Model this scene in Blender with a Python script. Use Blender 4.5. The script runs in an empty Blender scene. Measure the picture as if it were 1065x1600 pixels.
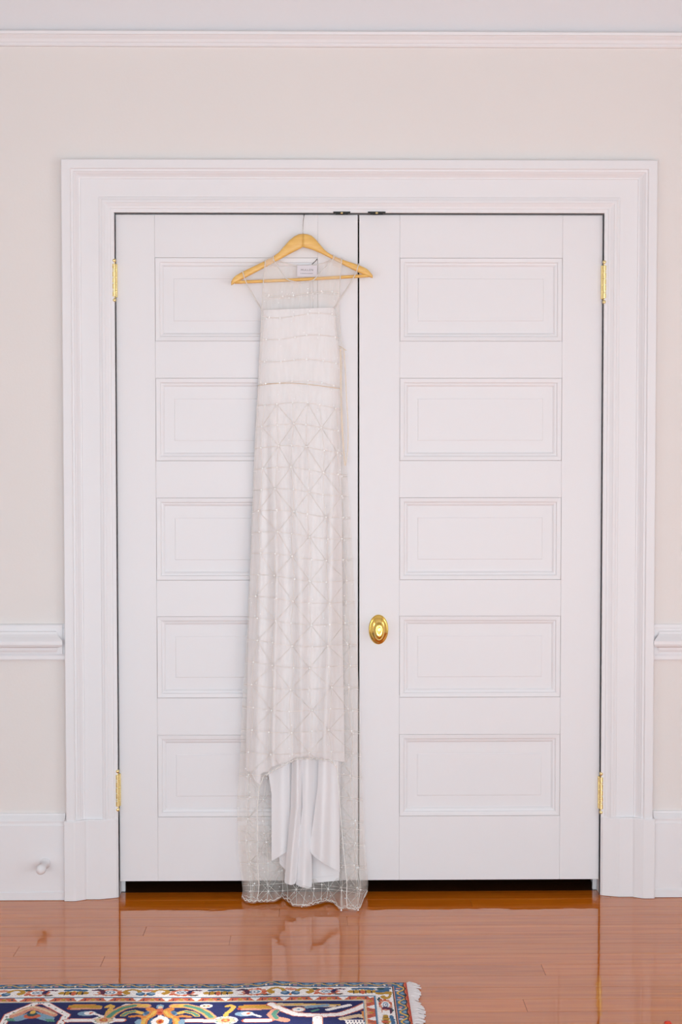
import bpy, bmesh, math, random
import numpy as np
from mathutils import Vector, Matrix

random.seed(7)
rng = np.random.default_rng(7)
sc = bpy.context.scene
col = sc.collection

# ------------------------------------------------------------------ camera
FPX = 2222.0
CAM = np.array([-0.1180, -4.4681, 1.3862])
YAW, PITCH, ROLL = 0.0132, -0.0377, -0.0007
_cy, _sy, _cp, _sp = math.cos(YAW), math.sin(YAW), math.cos(PITCH), math.sin(PITCH)
FWD = np.array([_sy*_cp, _cy*_cp, _sp])
_r0 = np.array([_cy, -_sy, 0.0]); _u0 = np.cross(_r0, FWD)
RGT = math.cos(ROLL)*_r0 + math.sin(ROLL)*_u0
UPV = -math.sin(ROLL)*_r0 + math.cos(ROLL)*_u0
cam_d = bpy.data.cameras.new('camera'); cam = bpy.data.objects.new('camera', cam_d); col.objects.link(cam)
cam_d.sensor_fit = 'VERTICAL'; cam_d.sensor_height = 36.0; cam_d.sensor_width = 24.0
cam_d.lens = FPX*36.0/1600.0
cam_d.clip_start = 0.05; cam_d.clip_end = 60
cam.matrix_world = Matrix(((RGT[0], UPV[0], -FWD[0], CAM[0]), (RGT[1], UPV[1], -FWD[1], CAM[1]),
                           (RGT[2], UPV[2], -FWD[2], CAM[2]), (0, 0, 0, 1)))
sc.camera = cam

def at(px, py, y):
    """point of the photograph (pixels) on the vertical plane at depth y"""
    d = FWD + RGT*(px-532.5)/FPX - UPV*(py-800.0)/FPX
    return CAM + d*((y-CAM[1])/d[1])
def ground(px, py, z=0.0):
    d = FWD + RGT*(px-532.5)/FPX - UPV*(py-800.0)/FPX
    return CAM + d*((z-CAM[2])/d[2])

# ------------------------------------------------------------------ world, light, exposure
w = bpy.data.worlds.new('daylight'); sc.world = w; w.use_nodes = True
w.node_tree.nodes['Background'].inputs[0].default_value = (0.80, 0.88, 1.0, 1)
w.node_tree.nodes['Background'].inputs[1].default_value = 1.0
sc.view_settings.view_transform = 'Standard'; sc.view_settings.look = 'None'
sc.view_settings.gamma = 1.0; sc.view_settings.use_curve_mapping = False
sc.view_settings.exposure = -1.94
sc.cycles.transparent_max_bounces = 40
sc.cycles.max_bounces = 12; sc.cycles.diffuse_bounces = 6

RX, RY, RZ = 2.7, -6.2, 3.3           # room: x -RX..RX, y RY..wall, z 0..RZ
WY = -0.014                           # face of the wall with the doors
# windows of the room: wall, lo, hi along the wall, light energy
WIN = [('right', -4.3, -2.5, 0.20, 2.35, 150), ('right', -6.0, -4.7, 0.20, 2.35, 110),
       ('left', -4.6, -3.2, 0.20, 2.35, 115),
       ('rear', -1.9, -0.4, 0.06, 2.15, 255), ('rear', 0.3, 1.8, 0.06, 2.15, 255)]
def window_light(i, side, a, b, z0, z1, e):
    L = bpy.data.lights.new('window_daylight', 'AREA'); L.shape = 'RECTANGLE'
    L.size = b-a-0.1; L.size_y = z1-z0-0.1; L.energy = e; L.color = (0.797, 0.978, 1.075)
    o = bpy.data.objects.new('window_daylight', L); col.objects.link(o)
    m = (a+b)/2; zc = (z0+z1)/2
    if side == 'right': o.location = (RX+0.10, m, zc); o.rotation_euler = (math.pi/2, 0, math.pi/2)
    if side == 'left': o.location = (-RX-0.10, m, zc); o.rotation_euler = (math.pi/2, 0, -math.pi/2)
    if side == 'rear': o.location = (m, RY-0.10, zc); o.rotation_euler = (math.pi/2, 0, 0)
    if side == 'rear': o.rotation_euler = (-math.pi/2, 0, math.pi)
    return o
for i, wi in enumerate(WIN): window_light(i, *wi)
SL = bpy.data.lights.new('sun', 'SUN'); SL.energy = 28.0; SL.angle = math.radians(1.6); SL.color = (1.0, 0.95, 0.90)
SO = bpy.data.objects.new('sun', SL); col.objects.link(SO)         # enters by the wide side window and falls on the rug
SO.rotation_euler = Vector((-(RX+0.72)/2.35, (2.5-0.66)/2.35, -1.0)).to_track_quat('-Z', 'Y').to_euler()

# ------------------------------------------------------------------ helpers
def origin(o):
    v = Vector((0, 0, 0))
    while o is not None:
        v += o.location; o = o.parent
    return v
def tag(o, label=None, cat=None, group=None, kind=None):
    if label: o['label'] = label
    if cat: o['category'] = cat
    if group: o['group'] = group
    if kind: o['kind'] = kind
    return o
def empty(name, loc):
    o = bpy.data.objects.new(name, None); col.objects.link(o); o.location = loc; o.empty_display_size = 0.05
    return o
def build(name, verts, faces, mat, parent=None, smooth=False, base=None):
    """one mesh object from world coordinates"""
    loc = origin(parent) if parent is not None else Vector(base if base is not None else (0, 0, 0))
    verts = np.asarray(verts, float) - np.array(loc)
    me = bpy.data.meshes.new(name); me.from_pydata(verts.tolist(), [], [tuple(int(i) for i in f) for f in faces]); me.update()
    if smooth:
        me.polygons.foreach_set('use_smooth', [True]*len(me.polygons))
    me.materials.append(mat)
    o = bpy.data.objects.new(name, me); col.objects.link(o)
    if parent is not None: o.parent = parent
    else: o.location = loc
    return o
def from_bm(name, bm, mat, parent=None, smooth=False, base=None):
    bm.normal_update()
    bm.verts.index_update()
    v = [x.co[:] for x in bm.verts]; f = [[q.index for q in p.verts] for p in bm.faces]
    bm.free()
    return build(name, v, f, mat, parent, smooth, base)
def box_bm(x0, x1, y0, y1, z0, z1, bev=0.0, seg=1):
    bm = bmesh.new()
    bmesh.ops.create_cube(bm, size=1, matrix=Matrix.Translation(((x0+x1)/2, (y0+y1)/2, (z0+z1)/2)) @ Matrix.Diagonal((x1-x0, y1-y0, z1-z0, 1)))
    if bev > 0: bmesh.ops.bevel(bm, geom=bm.edges[:], offset=bev, segments=seg, affect='EDGES', profile=0.5)
    return bm
def box(name, x0, x1, y0, y1, z0, z1, mat, parent=None, bev=0.0, seg=1, base=None):
    return from_bm(name, box_bm(x0, x1, y0, y1, z0, z1, bev, seg), mat, parent, False, base)
class MB:
    def __init__(s): s.v = []; s.f = []
    def add(s, v, f):
        n = len(s.v); s.v += [tuple(map(float, p)) for p in v]; s.f += [tuple(int(i)+n for i in q) for q in f]; return s
    def box(s, x0, x1, y0, y1, z0, z1):
        v = [(x, y, z) for x in (x0, x1) for y in (y0, y1) for z in (z0, z1)]
        return s.add(v, [(0, 1, 3, 2), (4, 6, 7, 5), (0, 4, 5, 1), (2, 3, 7, 6), (0, 2, 6, 4), (1, 5, 7, 3)])
    def build(s, name, mat, parent=None, smooth=False, base=None): return build(name, s.v, s.f, mat, parent, smooth, base)
def tube_vf(pts, r, n=6, cap=True):
    pts = np.asarray(pts, float); m = len(pts)
    r = np.broadcast_to(np.asarray(r, float), (m,))
    t = np.gradient(pts, axis=0); t /= np.linalg.norm(t, axis=1)[:, None] + 1e-12
    ref = np.array([0.0, 1.0, 0.0]) if abs(t[:, 1]).mean() < 0.8 else np.array([1.0, 0.0, 0.0])
    a = np.cross(t, ref); a /= np.linalg.norm(a, axis=1)[:, None] + 1e-12
    b = np.cross(t, a)
    ang = np.arange(n)*2*math.pi/n
    v = (pts[:, None, :] + r[:, None, None]*(np.cos(ang)[None, :, None]*a[:, None, :] + np.sin(ang)[None, :, None]*b[:, None, :])).reshape(-1, 3)
    f = [(i*n+j, i*n+(j+1) % n, (i+1)*n+(j+1) % n, (i+1)*n+j) for i in range(m-1) for j in range(n)]
    if cap: f += [tuple(range(n-1, -1, -1)), tuple((m-1)*n+j for j in range(n))]
    return v, f
def tube(name, pts, r, mat, parent, n=8): 
    v, f = tube_vf(pts, r, n); return build(name, v, f, mat, parent, True)
def lathe_vf(prof, c, axis='z', n=20, sx=1.0, sz=1.0):
    """prof: (radius, height) list turned about the axis through c; 'y' axis turns towards the room (-y)"""
    v = []; m = len(prof)
    for r, h in prof:
        for j in range(n):
            a = 2*math.pi*j/n
            if axis == 'z': v.append((c[0]+r*math.cos(a), c[1]+r*math.sin(a), c[2]+h))
            else: v.append((c[0]+sx*r*math.cos(a), c[1]-h, c[2]+sz*r*math.sin(a)))
    f = [(i*n+j, i*n+(j+1) % n, (i+1)*n+(j+1) % n, (i+1)*n+j) for i in range(m-1) for j in range(n)]
    f += [tuple(range(n-1, -1, -1)), tuple((m-1)*n+j for j in range(n))]
    return v, f
def interp(x, pts):
    pts = sorted(pts); return np.interp(x, [p[0] for p in pts], [p[1] for p in pts])
def catmull(pts, n):
    pts = np.asarray(pts, float); P = np.vstack([2*pts[0]-pts[1], pts, 2*pts[-1]-pts[-2]]); out = []
    for i in range(len(pts)-1):
        p0, p1, p2, p3 = P[i:i+4]
        for t in np.linspace(0, 1, n, endpoint=False):
            out.append(0.5*((2*p1)+(-p0+p2)*t+(2*p0-5*p1+4*p2-p3)*t*t+(-p0+3*p1-3*p2+p3)*t**3))
    out.append(pts[-1]); return np.array(out)

# ------------------------------------------------------------------ materials
def new_mat(name):
    m = bpy.data.materials.new(name); m.use_nodes = True
    nt = m.node_tree; return m, nt, nt.nodes['Principled BSDF']
def paint(name, c, rough=0.5, var=0.02, bump=0.02, scale=60, spec=0.4):
    m, nt, b = new_mat(name); N = nt.nodes; K = nt.links
    tc = N.new('ShaderNodeTexCoord'); no = N.new('ShaderNodeTexNoise'); no.inputs['Scale'].default_value = 2.3
    no.inputs['Detail'].default_value = 5
    K.new(tc.outputs['Object'], no.inputs['Vector'])
    mx = N.new('ShaderNodeMix'); mx.data_type = 'RGBA'
    mx.inputs[6].default_value = (*[x*(1-var) for x in c], 1); mx.inputs[7].default_value = (*[min(1, x*(1+var)) for x in c], 1)
    K.new(no.outputs['Fac'], mx.inputs[0]); K.new(mx.outputs[2], b.inputs['Base Color'])
    n2 = N.new('ShaderNodeTexNoise'); n2.inputs['Scale'].default_value = scale; n2.inputs['Detail'].default_value = 3
    K.new(tc.outputs['Object'], n2.inputs['Vector'])
    bp = N.new('ShaderNodeBump'); bp.inputs['Strength'].default_value = bump; bp.inputs['Distance'].default_value = 0.01
    K.new(n2.outputs['Fac'], bp.inputs['Height']); K.new(bp.outputs['Normal'], b.inputs['Normal'])
    b.inputs['Roughness'].default_value = rough; b.inputs['Specular IOR Level'].default_value = spec
    return m
def metal(name, c, rough=0.15, bump=0.0):
    m, nt, b = new_mat(name); N = nt.nodes; K = nt.links
    b.inputs['Metallic'].default_value = 1.0
    tc = N.new('ShaderNodeTexCoord'); no = N.new('ShaderNodeTexNoise'); no.inputs['Scale'].default_value = 80
    K.new(tc.outputs['Object'], no.inputs['Vector'])
    mr = N.new('ShaderNodeMapRange'); mr.inputs[3].default_value = rough*0.7; mr.inputs[4].default_value = rough*1.3
    K.new(no.outputs['Fac'], mr.inputs[0]); K.new(mr.outputs[0], b.inputs['Roughness'])
    b.inputs['Base Color'].default_value = (*c, 1)
    return m

M = {}
M['trim'] = paint('white_gloss_paint', (0.82, 0.808, 0.822), 0.42, 0.012, 0.015, 45)
M['wall'] = paint('cream_wall_paint', (0.80, 0.758, 0.734), 0.75, 0.012, 0.03, 130, 0.25)
M['frieze'] = paint('pale_frieze_paint', (0.79, 0.762, 0.775), 0.75, 0.01, 0.03, 130, 0.25)
M['ceiling'] = paint('ceiling_paint', (0.50, 0.50, 0.50), 0.8, 0.01, 0.02, 90, 0.2)
M['closet'] = paint('closet_plaster', (0.05, 0.035, 0.025), 0.8, 0.05, 0.03, 60, 0.2)  # near-black base puts the closet's shade into the wall colour
M['raw_wood'] = paint('unpainted_door_edge', (0.30, 0.19, 0.10), 0.6, 0.15, 0.05, 30)
M['brass'] = metal('polished_brass', (0.93, 0.66, 0.17), 0.10)
M['hinge_brass'] = metal('satin_brass', (0.90, 0.74, 0.36), 0.30)
M['steel'] = metal('hook_steel', (0.72, 0.70, 0.68), 0.2)
M['black'] = paint('black_metal', (0.012, 0.010, 0.008), 0.45, 0.2, 0.02, 60)
M['dark_line'] = paint('print_grey', (0.16, 0.15, 0.16), 0.6, 0.05, 0.0, 60)
M['tag'] = paint('tag_satin', (0.74, 0.70, 0.74), 0.45, 0.02, 0.02, 200)

def wood_floor():
    m, nt, b = new_mat('polished_floor_boards'); N = nt.nodes; K = nt.links
    tc = N.new('ShaderNodeTexCoord'); geo = N.new('ShaderNodeObjectInfo')
    mp = N.new('ShaderNodeMapping'); mp.inputs['Scale'].default_value = (0.9, 22, 22)
    K.new(tc.outputs['Object'], mp.inputs['Vector'])
    add = N.new('ShaderNodeVectorMath'); add.operation = 'ADD'
    rn = N.new('ShaderNodeCombineXYZ'); mul = N.new('ShaderNodeMath'); mul.operation = 'MULTIPLY'; mul.inputs[1].default_value = 37.0
    K.new(geo.outputs['Random'], mul.inputs[0]); K.new(mul.outputs[0], rn.inputs[0]); K.new(mul.outputs[0], rn.inputs[2])
    K.new(mp.outputs[0], add.inputs[0]); K.new(rn.outputs[0], add.inputs[1])
    no = N.new('ShaderNodeTexNoise'); no.inputs['Scale'].default_value = 3.0; no.inputs['Detail'].default_value = 8; no.inputs['Distortion'].default_value = 0.6
    K.new(add.outputs[0], no.inputs['Vector'])
    cr = N.new('ShaderNodeValToRGB')
    e = cr.color_ramp.elements
    e[0].position = 0.28; e[0].color = (0.46, 0.105, 0.004, 1)
    e[1].position = 0.75; e[1].color = (0.64, 0.185, 0.012, 1)
    e.new(0.5).color = (0.56, 0.142, 0.006, 1)
    K.new(no.outputs['Fac'], cr.inputs[0])
    hs = N.new('ShaderNodeHueSaturation')
    mr = N.new('ShaderNodeMapRange'); mr.inputs[3].default_value = 0.94; mr.inputs[4].default_value = 1.07
    K.new(geo.outputs['Random'], mr.inputs[0]); K.new(mr.outputs[0], hs.inputs['Value'])
    K.new(cr.outputs[0], hs.inputs['Color']); K.new(hs.outputs[0], b.inputs['Base Color'])
    b.inputs['Roughness'].default_value = 0.35
    b.inputs['Specular IOR Level'].default_value = 0.0
    b.inputs['Coat Weight'].default_value = 1.0; b.inputs['Coat Roughness'].default_value = 0.018; b.inputs['Coat IOR'].default_value = 2.0
    n2 = N.new('ShaderNodeTexNoise'); n2.inputs['Scale'].default_value = 7; n2.inputs['Detail'].default_value = 2
    m2 = N.new('ShaderNodeMapping'); m2.inputs['Scale'].default_value = (1.2, 3.0, 1)
    K.new(tc.outputs['Object'], m2.inputs['Vector']); K.new(m2.outputs[0], n2.inputs['Vector'])
    bp = N.new('ShaderNodeBump'); bp.inputs['Strength'].default_value = 0.06; bp.inputs['Distance'].default_value = 0.01
    K.new(n2.outputs['Fac'], bp.inputs['Height']); K.new(bp.outputs['Normal'], b.inputs['Normal']); K.new(bp.outputs['Normal'], b.inputs['Coat Normal'])
    return m
M['floor'] = wood_floor()
M['closet_floor'] = paint('shade_darkened_closet_boards', (0.055, 0.018, 0.005), 0.35, 0.25, 0.03, 40)  # shade behind the doors painted into the board colour

def hanger_wood():
    m, nt, b = new_mat('varnished_beech'); N = nt.nodes; K = nt.links
    tc = N.new('ShaderNodeTexCoord'); mp = N.new('ShaderNodeMapping'); mp.inputs['Scale'].default_value = (14, 60, 90); mp.inputs['Rotation'].default_value = (0, 0.3, 0)
    K.new(tc.outputs['Object'], mp.inputs['Vector'])
    no = N.new('ShaderNodeTexNoise'); no.inputs['Scale'].default_value = 2; no.inputs['Detail'].default_value = 6
    K.new(mp.outputs[0], no.inputs['Vector'])
    cr = N.new('ShaderNodeValToRGB'); e = cr.color_ramp.elements
    e[0].position = 0.3; e[0].color = (0.78, 0.43, 0.10, 1); e[1].position = 0.7; e[1].color = (0.88, 0.56, 0.17, 1)
    K.new(no.outputs['Fac'], cr.inputs[0]); K.new(cr.outputs[0], b.inputs['Base Color'])
    b.inputs['Roughness'].default_value = 0.35
    return m
M['beech'] = hanger_wood()

def cloth(name, c, rough=0.6, transl=0.3, sheen=0.2, alpha=1.0, weave=900, spec=0.25):
    m, nt, b = new_mat(name); N = nt.nodes; K = nt.links
    b.inputs['Base Color'].default_value = (*c, 1); b.inputs['Roughness'].default_value = rough
    b.inputs['Specular IOR Level'].default_value = spec
    b.inputs['Sheen Weight'].default_value = sheen
    tc = N.new('ShaderNodeTexCoord'); no = N.new('ShaderNodeTexNoise'); no.inputs['Scale'].default_value = weave
    K.new(tc.outputs['Object'], no.inputs['Vector'])
    bp = N.new('ShaderNodeBump'); bp.inputs['Strength'].default_value = 0.06; bp.inputs['Distance'].default_value = 0.001
    K.new(no.outputs['Fac'], bp.inputs['Height']); K.new(bp.outputs['Normal'], b.inputs['Normal'])
    out = N['Material Output']
    tr = N.new('ShaderNodeBsdfTranslucent'); tr.inputs[0].default_value = (*c, 1)
    mx = N.new('ShaderNodeMixShader'); mx.inputs[0].default_value = transl
    K.new(b.outputs[0], mx.inputs[1]); K.new(tr.outputs[0], mx.inputs[2])
    last = mx
    if alpha < 1:
        tp = N.new('ShaderNodeBsdfTransparent'); m3 = N.new('ShaderNodeMixShader')
        mp = N.new('ShaderNodeMapping'); mp.inputs['Scale'].default_value = (60, 60, 9)
        n3 = N.new('ShaderNodeTexNoise'); n3.inputs['Scale'].default_value = 1.5; n3.inputs['Detail'].default_value = 3
        K.new(tc.outputs['Object'], mp.inputs['Vector']); K.new(mp.outputs[0], n3.inputs['Vector'])
        mr = N.new('ShaderNodeMapRange'); mr.inputs[1].default_value = 0.3; mr.inputs[2].default_value = 0.7
        mr.inputs[3].default_value = alpha*0.75; mr.inputs[4].default_value = alpha*1.25
        K.new(n3.outputs['Fac'], mr.inputs[0]); K.new(mr.outputs[0], m3.inputs[0])
        K.new(tp.outputs[0], m3.inputs[1]); K.new(mx.outputs[0], m3.inputs[2]); last = m3
    K.new(last.outputs[0], out.inputs['Surface'])
    return m
M['lining'] = cloth('ivory_satin_lining', (0.885, 0.865, 0.875), 0.32, 0.06, 0.1, spec=0.5)
M['tulle'] = cloth('sheer_ivory_tulle', (0.975, 0.93, 0.87), 0.7, 0.12, 0.0, 0.18)
M['thread'] = cloth('ivory_embroidery_thread', (0.97, 0.945, 0.91), 0.5, 0.1, 0.0)
M['skirt_thread'] = cloth('cream_embroidery_thread', (0.87, 0.80, 0.72), 0.5, 0.1, 0.0)
M['gold_thread'] = cloth('champagne_seam_thread', (0.84, 0.66, 0.46), 0.5, 0.15, 0.0)
M['binding'] = cloth('ivory_binding', (0.88, 0.85, 0.82), 0.5, 0.2, 0.0)
M['ribbon'] = cloth('champagne_ribbon', (0.86, 0.72, 0.56), 0.5, 0.3, 0.0, 0.75)
mp_, nt_, b_ = new_mat('pearl_bead'); b_.inputs['Base Color'].default_value = (1.0, 1.0, 1.0, 1); b_.inputs['Roughness'].default_value = 0.2
b_.inputs['Coat Weight'].default_value = 0.6
M['pearl'] = mp_

# ================================================================== THE ROOM
OW = 0.762                                  # half width of the door opening
ZB = 0.0473                                 # lower edge of the doors
ZT = float(at(560, 334.0, 0.0)[2])          # top of the opening
DT = ZT - 0.0036                             # top of the doors

def S(o, label, cat): return tag(o, label, cat, kind='structure')

# ---- floor: slab plus single boards where the photograph shows them
fl = box('floor', -RX, RX, RY, 0.75, -0.06, -0.0035, M['floor'])
S(fl, 'polished orange-brown wooden floor of narrow boards', 'floor')
bw = 0.083; rows = 21; ytop = 0.70
board_cache = {}
def board(x0, x1, y0, y1):
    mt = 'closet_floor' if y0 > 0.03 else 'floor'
    key = (round(x1-x0, 3), round(y1-y0, 3), mt)
    if key not in board_cache:
        bm = box_bm(-(x1-x0)/2, (x1-x0)/2, -(y1-y0)/2, (y1-y0)/2, -0.010, 0.0, 0.0005)
        bm.verts.index_update()
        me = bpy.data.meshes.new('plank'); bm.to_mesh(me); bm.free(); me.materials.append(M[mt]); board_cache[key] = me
    o = bpy.data.objects.new('plank', board_cache[key]); col.objects.link(o); o.parent = fl
    o.location = ((x0+x1)/2, (y0+y1)/2, 0.0)
y = ytop; k = 0
while y > -1.45:
    y0 = y - bw; x = -RX - (0.35*k*1.7 % 1.2)
    while x < RX:
        L = 1.8 + 0.35*((k*7 + int((x+9)*3)) % 5)
        a, b2 = max(x, -RX), min(x+L, RX)
        if b2 - a > 0.05: board(round(a, 3)+0.0003, round(b2, 3)-0.0003, y0+0.0003, y-0.0003)
        x += L
    y = y0; k += 1
fl2 = box('floor_field', -RX, RX, RY, y, -0.010, 0.0, M['floor'], fl)

# ---- wall with the doors
mb = MB()
mb.box(-RX, -OW-0.02, WY, WY+0.16, 0, RZ); mb.box(OW+0.02, RX, WY, WY+0.16, 0, RZ)
mb.box(-OW-0.02, OW+0.02, WY, WY+0.16, ZT+0.02, RZ)
wb = S(mb.build('wall_back', M['wall']), 'cream painted wall around the white double doors', 'wall')
ZR0, ZR1 = float(at(532, 74.5, WY)[2]), float(at(532, 52.5, WY)[2])     # picture rail
box('frieze', -RX, RX, WY-0.003, WY-0.0002, ZR1-0.01, RZ, M['frieze'], wb)

def wall_with_windows(name, side, label):
    mb = MB(); t = 0.2
    wins = sorted([(a, b, z0, z1) for s, a, b, z0, z1, e in WIN if s == side])
    lo, hi = (RY, WY) if side != 'rear' else (-RX, RX)
    def put(a, b, z0, z1):
        if b-a < 1e-4: return
        if side == 'right': mb.box(RX, RX+t, a, b, z0, z1)
        if side == 'left': mb.box(-RX-t, -RX, a, b, z0, z1)
        if side == 'rear': mb.box(a, b, RY-t, RY, z0, z1)
    p = lo
    for a, b, z0, z1 in wins:
        put(p, a, 0, RZ); put(a, b, 0, z0); put(a, b, z1, RZ); p = b
    put(p, hi, 0, RZ)
    return S(mb.build(name, M['wall']), label, 'wall')
wall_with_windows('wall_right', 'right', 'cream side wall with two tall sash windows')
wall_with_windows('wall_left', 'left', 'cream side wall with one tall sash window')
wall_with_windows('wall_front', 'rear', 'cream wall opposite the double doors with two windows')
S(box('ceiling', -RX-0.2, RX+0.2, RY-0.2, WY+0.16, RZ, RZ+0.1, M['ceiling']), 'flat white plaster ceiling of the room', 'ceiling')

for n, (side, a, b, z0, z1, e) in enumerate(WIN):
    c = ((RX+0.05) if side == 'right' else -(RX+0.05))
    base = (c, (a+b)/2, z0) if side != 'rear' else ((a+b)/2, RY-0.05, z0)
    wt = S(empty('window_%d' % (n+1), base), ['wide sash window in the two-window side wall', 'narrow sash window in the two-window side wall',
           'sash window alone in its wall', 'sash window opposite the left door leaf', 'sash window opposite the right door leaf'][n], 'window')
    def bar(nm, p, q, zz0, zz1):
        if side == 'rear': return box(nm, p, q, RY-0.08, RY-0.02, zz0, zz1, M['trim'], wt)
        return box(nm, c-0.03, c+0.03, p, q, zz0, zz1, M['trim'], wt)
    bar('frame_side', a+0.001, a+0.06, z0, z1); bar('frame_side', b-0.06, b-0.001, z0, z1)
    bar('frame_rail', a+0.06, b-0.06, z0+0.001, z0+0.07); bar('frame_rail', a+0.06, b-0.06, z1-0.06, z1-0.001)
    bar('meeting_rail', a+0.06, b-0.06, (z0+z1)/2-0.02, (z0+z1)/2+0.02)
    bar('glazing_bar', (a+b)/2-0.012, (a+b)/2+0.012, z0+0.07, (z0+z1)/2-0.02); bar('glazing_bar', (a+b)/2-0.012, (a+b)/2+0.012, (z0+z1)/2+0.02, z1-0.06)

# ---- closet behind the doors
mb = MB(); x1 = OW+0.25
mb.box(-x1-0.05, -x1, WY+0.16, 0.75, 0, RZ-0.6); mb.box(x1, x1+0.05, WY+0.16, 0.75, 0, RZ-0.6)
mb.box(-x1-0.05, x1+0.05, 0.75, 0.80, -0.06, RZ-0.6); mb.box(-x1-0.05, x1+0.05, WY+0.16, 0.80, RZ-0.6, RZ-0.55)
S(mb.build('wall_closet', M['closet']), 'dark closet interior seen only through the gap under the doors', 'wall')

# ---- jamb lining the opening
mb = MB(); jt = 0.02
mb.box(-OW-jt, -OW, -0.012, WY+0.16, 0, ZT); mb.box(OW, OW+jt, -0.012, WY+0.16, 0, ZT); mb.box(-OW-jt, OW+jt, -0.012, WY+0.16, ZT, ZT+jt)
mb.box(-OW, -OW+0.012, 0.048, 0.06, 0, ZT); mb.box(OW-0.012, OW, 0.048, 0.06, 0, ZT); mb.box(-OW, OW, 0.048, 0.06, ZT-0.012, ZT)
S(mb.build('trim_1', M['trim']), 'white painted jamb lining the double door opening', 'door jamb')

# ---- moulded casing: (distance from opening, depth)
CP = [(0.0, 0.0), (0.0, -0.017), (0.0015, -0.0185), (0.011, -0.0185), (0.0125, -0.0205), (0.018, -0.0215), (0.024, -0.0245), (0.0285, -0.0265),
      (0.029, -0.0285), (0.036, -0.0285), (0.040, -0.0265), (0.0455, -0.0255), (0.0475, -0.0235), (0.049, -0.0235), (0.102, -0.0235), (0.103, -0.026),
      (0.107, -0.0265), (0.112, -0.030), (0.118, -0.036), (0.122, -0.0385), (0.1225, -0.0415), (0.1285, -0.0425), (0.130, -0.046), (0.1315, -0.0475),
      (0.156, -0.0475), (0.158, -0.046), (0.158, WY+0.001)]
PZ = float(at(140, 1280.5, -0.03)[2])        # top of the plinth blocks
def casing(name, pathfun, label):
    v = []; n = len(CP)
    for e in (0, 1): v += [pathfun(d, y, e) for d, y in CP]
    f = [(i, i+1, n+i+1, n+i) for i in range(n-1)] + [tuple(range(n-1, -1, -1)), tuple(range(n, 2*n))]
    return S(build(name, v, f, M['trim']), label, 'door casing')
casing('trim_2', lambda d, y, e: (-OW-d, y, PZ if e == 0 else ZT+d), 'moulded white casing upright beside the left door leaf with the dress')
casing('trim_3', lambda d, y, e: (OW+d, y, PZ if e == 0 else ZT+d), 'moulded white casing upright beside the door leaf with the knob')
casing('trim_4', lambda d, y, e: ((-OW-d) if e == 0 else (OW+d), y, ZT+d), 'moulded white casing head across the top of the double doors')
# plinth blocks under the casing
PL = [(0.0, 0.004), (0.0, -0.014), (0.006, -0.020), (0.052, -0.034), (0.056, -0.0355), (0.098, -0.0355), (0.103, -0.040), (0.128, -0.0525), (0.135, -0.0535), (0.163, -0.0535), (0.1645, -0.052), (0.1645, WY+0.001)]
for s, nm, lb in ((-1, 'trim_5', 'stepped white plinth block beside the door stop'), (1, 'trim_6', 'stepped white plinth block under the casing on the knob side')):
    v = []; n = len(PL)
    for z, k in ((0.001, 0), (PZ-0.004, 0), (PZ, 0.003)):
        v += [(s*(OW+d), min(y+k, WY+0.001) if y < 0 else y, z) for d, y in PL]
    f = [(j*n+i, j*n+i+1, (j+1)*n+i+1, (j+1)*n+i) for j in range(2) for i in range(n-1)] + [tuple(range(n-1, -1, -1)), tuple(range(2*n, 3*n))]
    S(build(nm, v, f, M['trim']), lb, 'plinth block')

def run_trim(name, prof, xa, xb, label, cat, ea=0, eb=0, parent=None):
    """prof: (z, proud) swept along x; ea / eb: mitred return slope at each end"""
    n = len(prof); v = [(xa+ea*p, WY-p, z) for z, p in prof] + [(xb+eb*p, WY-p, z) for z, p in prof]
    f = [(i, i+1, n+i+1, n+i) for i in range(n-1)] + [tuple(range(n-1, -1, -1)), tuple(range(n, 2*n)), (0, n, 2*n-1, n-1)]
    o = build(name, v, f, M['trim'], parent)
    return S(o, label, cat) if parent is None else o
# picture rail
h = ZR1-ZR0
PR = [(ZR0, 0.0), (ZR0, 0.010), (ZR0+0.10*h, 0.013), (ZR0+0.22*h, 0.013), (ZR0+0.26*h, 0.016), (ZR0+0.45*h, 0.020), (ZR0+0.62*h, 0.028), (ZR0+0.68*h, 0.030),
      (ZR0+0.70*h, 0.034), (ZR0+0.88*h, 0.036), (ZR0+0.97*h, 0.033), (ZR1, 0.026), (ZR1, 0.0)]
run_trim('trim_7', PR, -RX, RX, 'slim white picture rail running high along the wall', 'picture rail')
# baseboards
bz = float(at(60, 1272, -0.03)[2])
BP = [(0.001, 0.0), (0.001, 0.0285), (0.024, 0.0285), (0.027, 0.0245), (bz-0.036, 0.0245), (bz-0.034, 0.0225), (bz-0.028, 0.0215), (bz-0.022, 0.0225), (bz-0.014, 0.0165), (bz-0.008, 0.011), (bz-0.006, 0.009), (bz, 0.008), (bz, 0.0)]
run_trim('baseboard_left', BP, -RX, -OW-0.1645, 'tall white baseboard carrying the round door stop', 'baseboard')
run_trim('baseboard_right', BP, OW+0.1645, RX, 'tall white baseboard on the knob side of the doors', 'baseboard')
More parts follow.
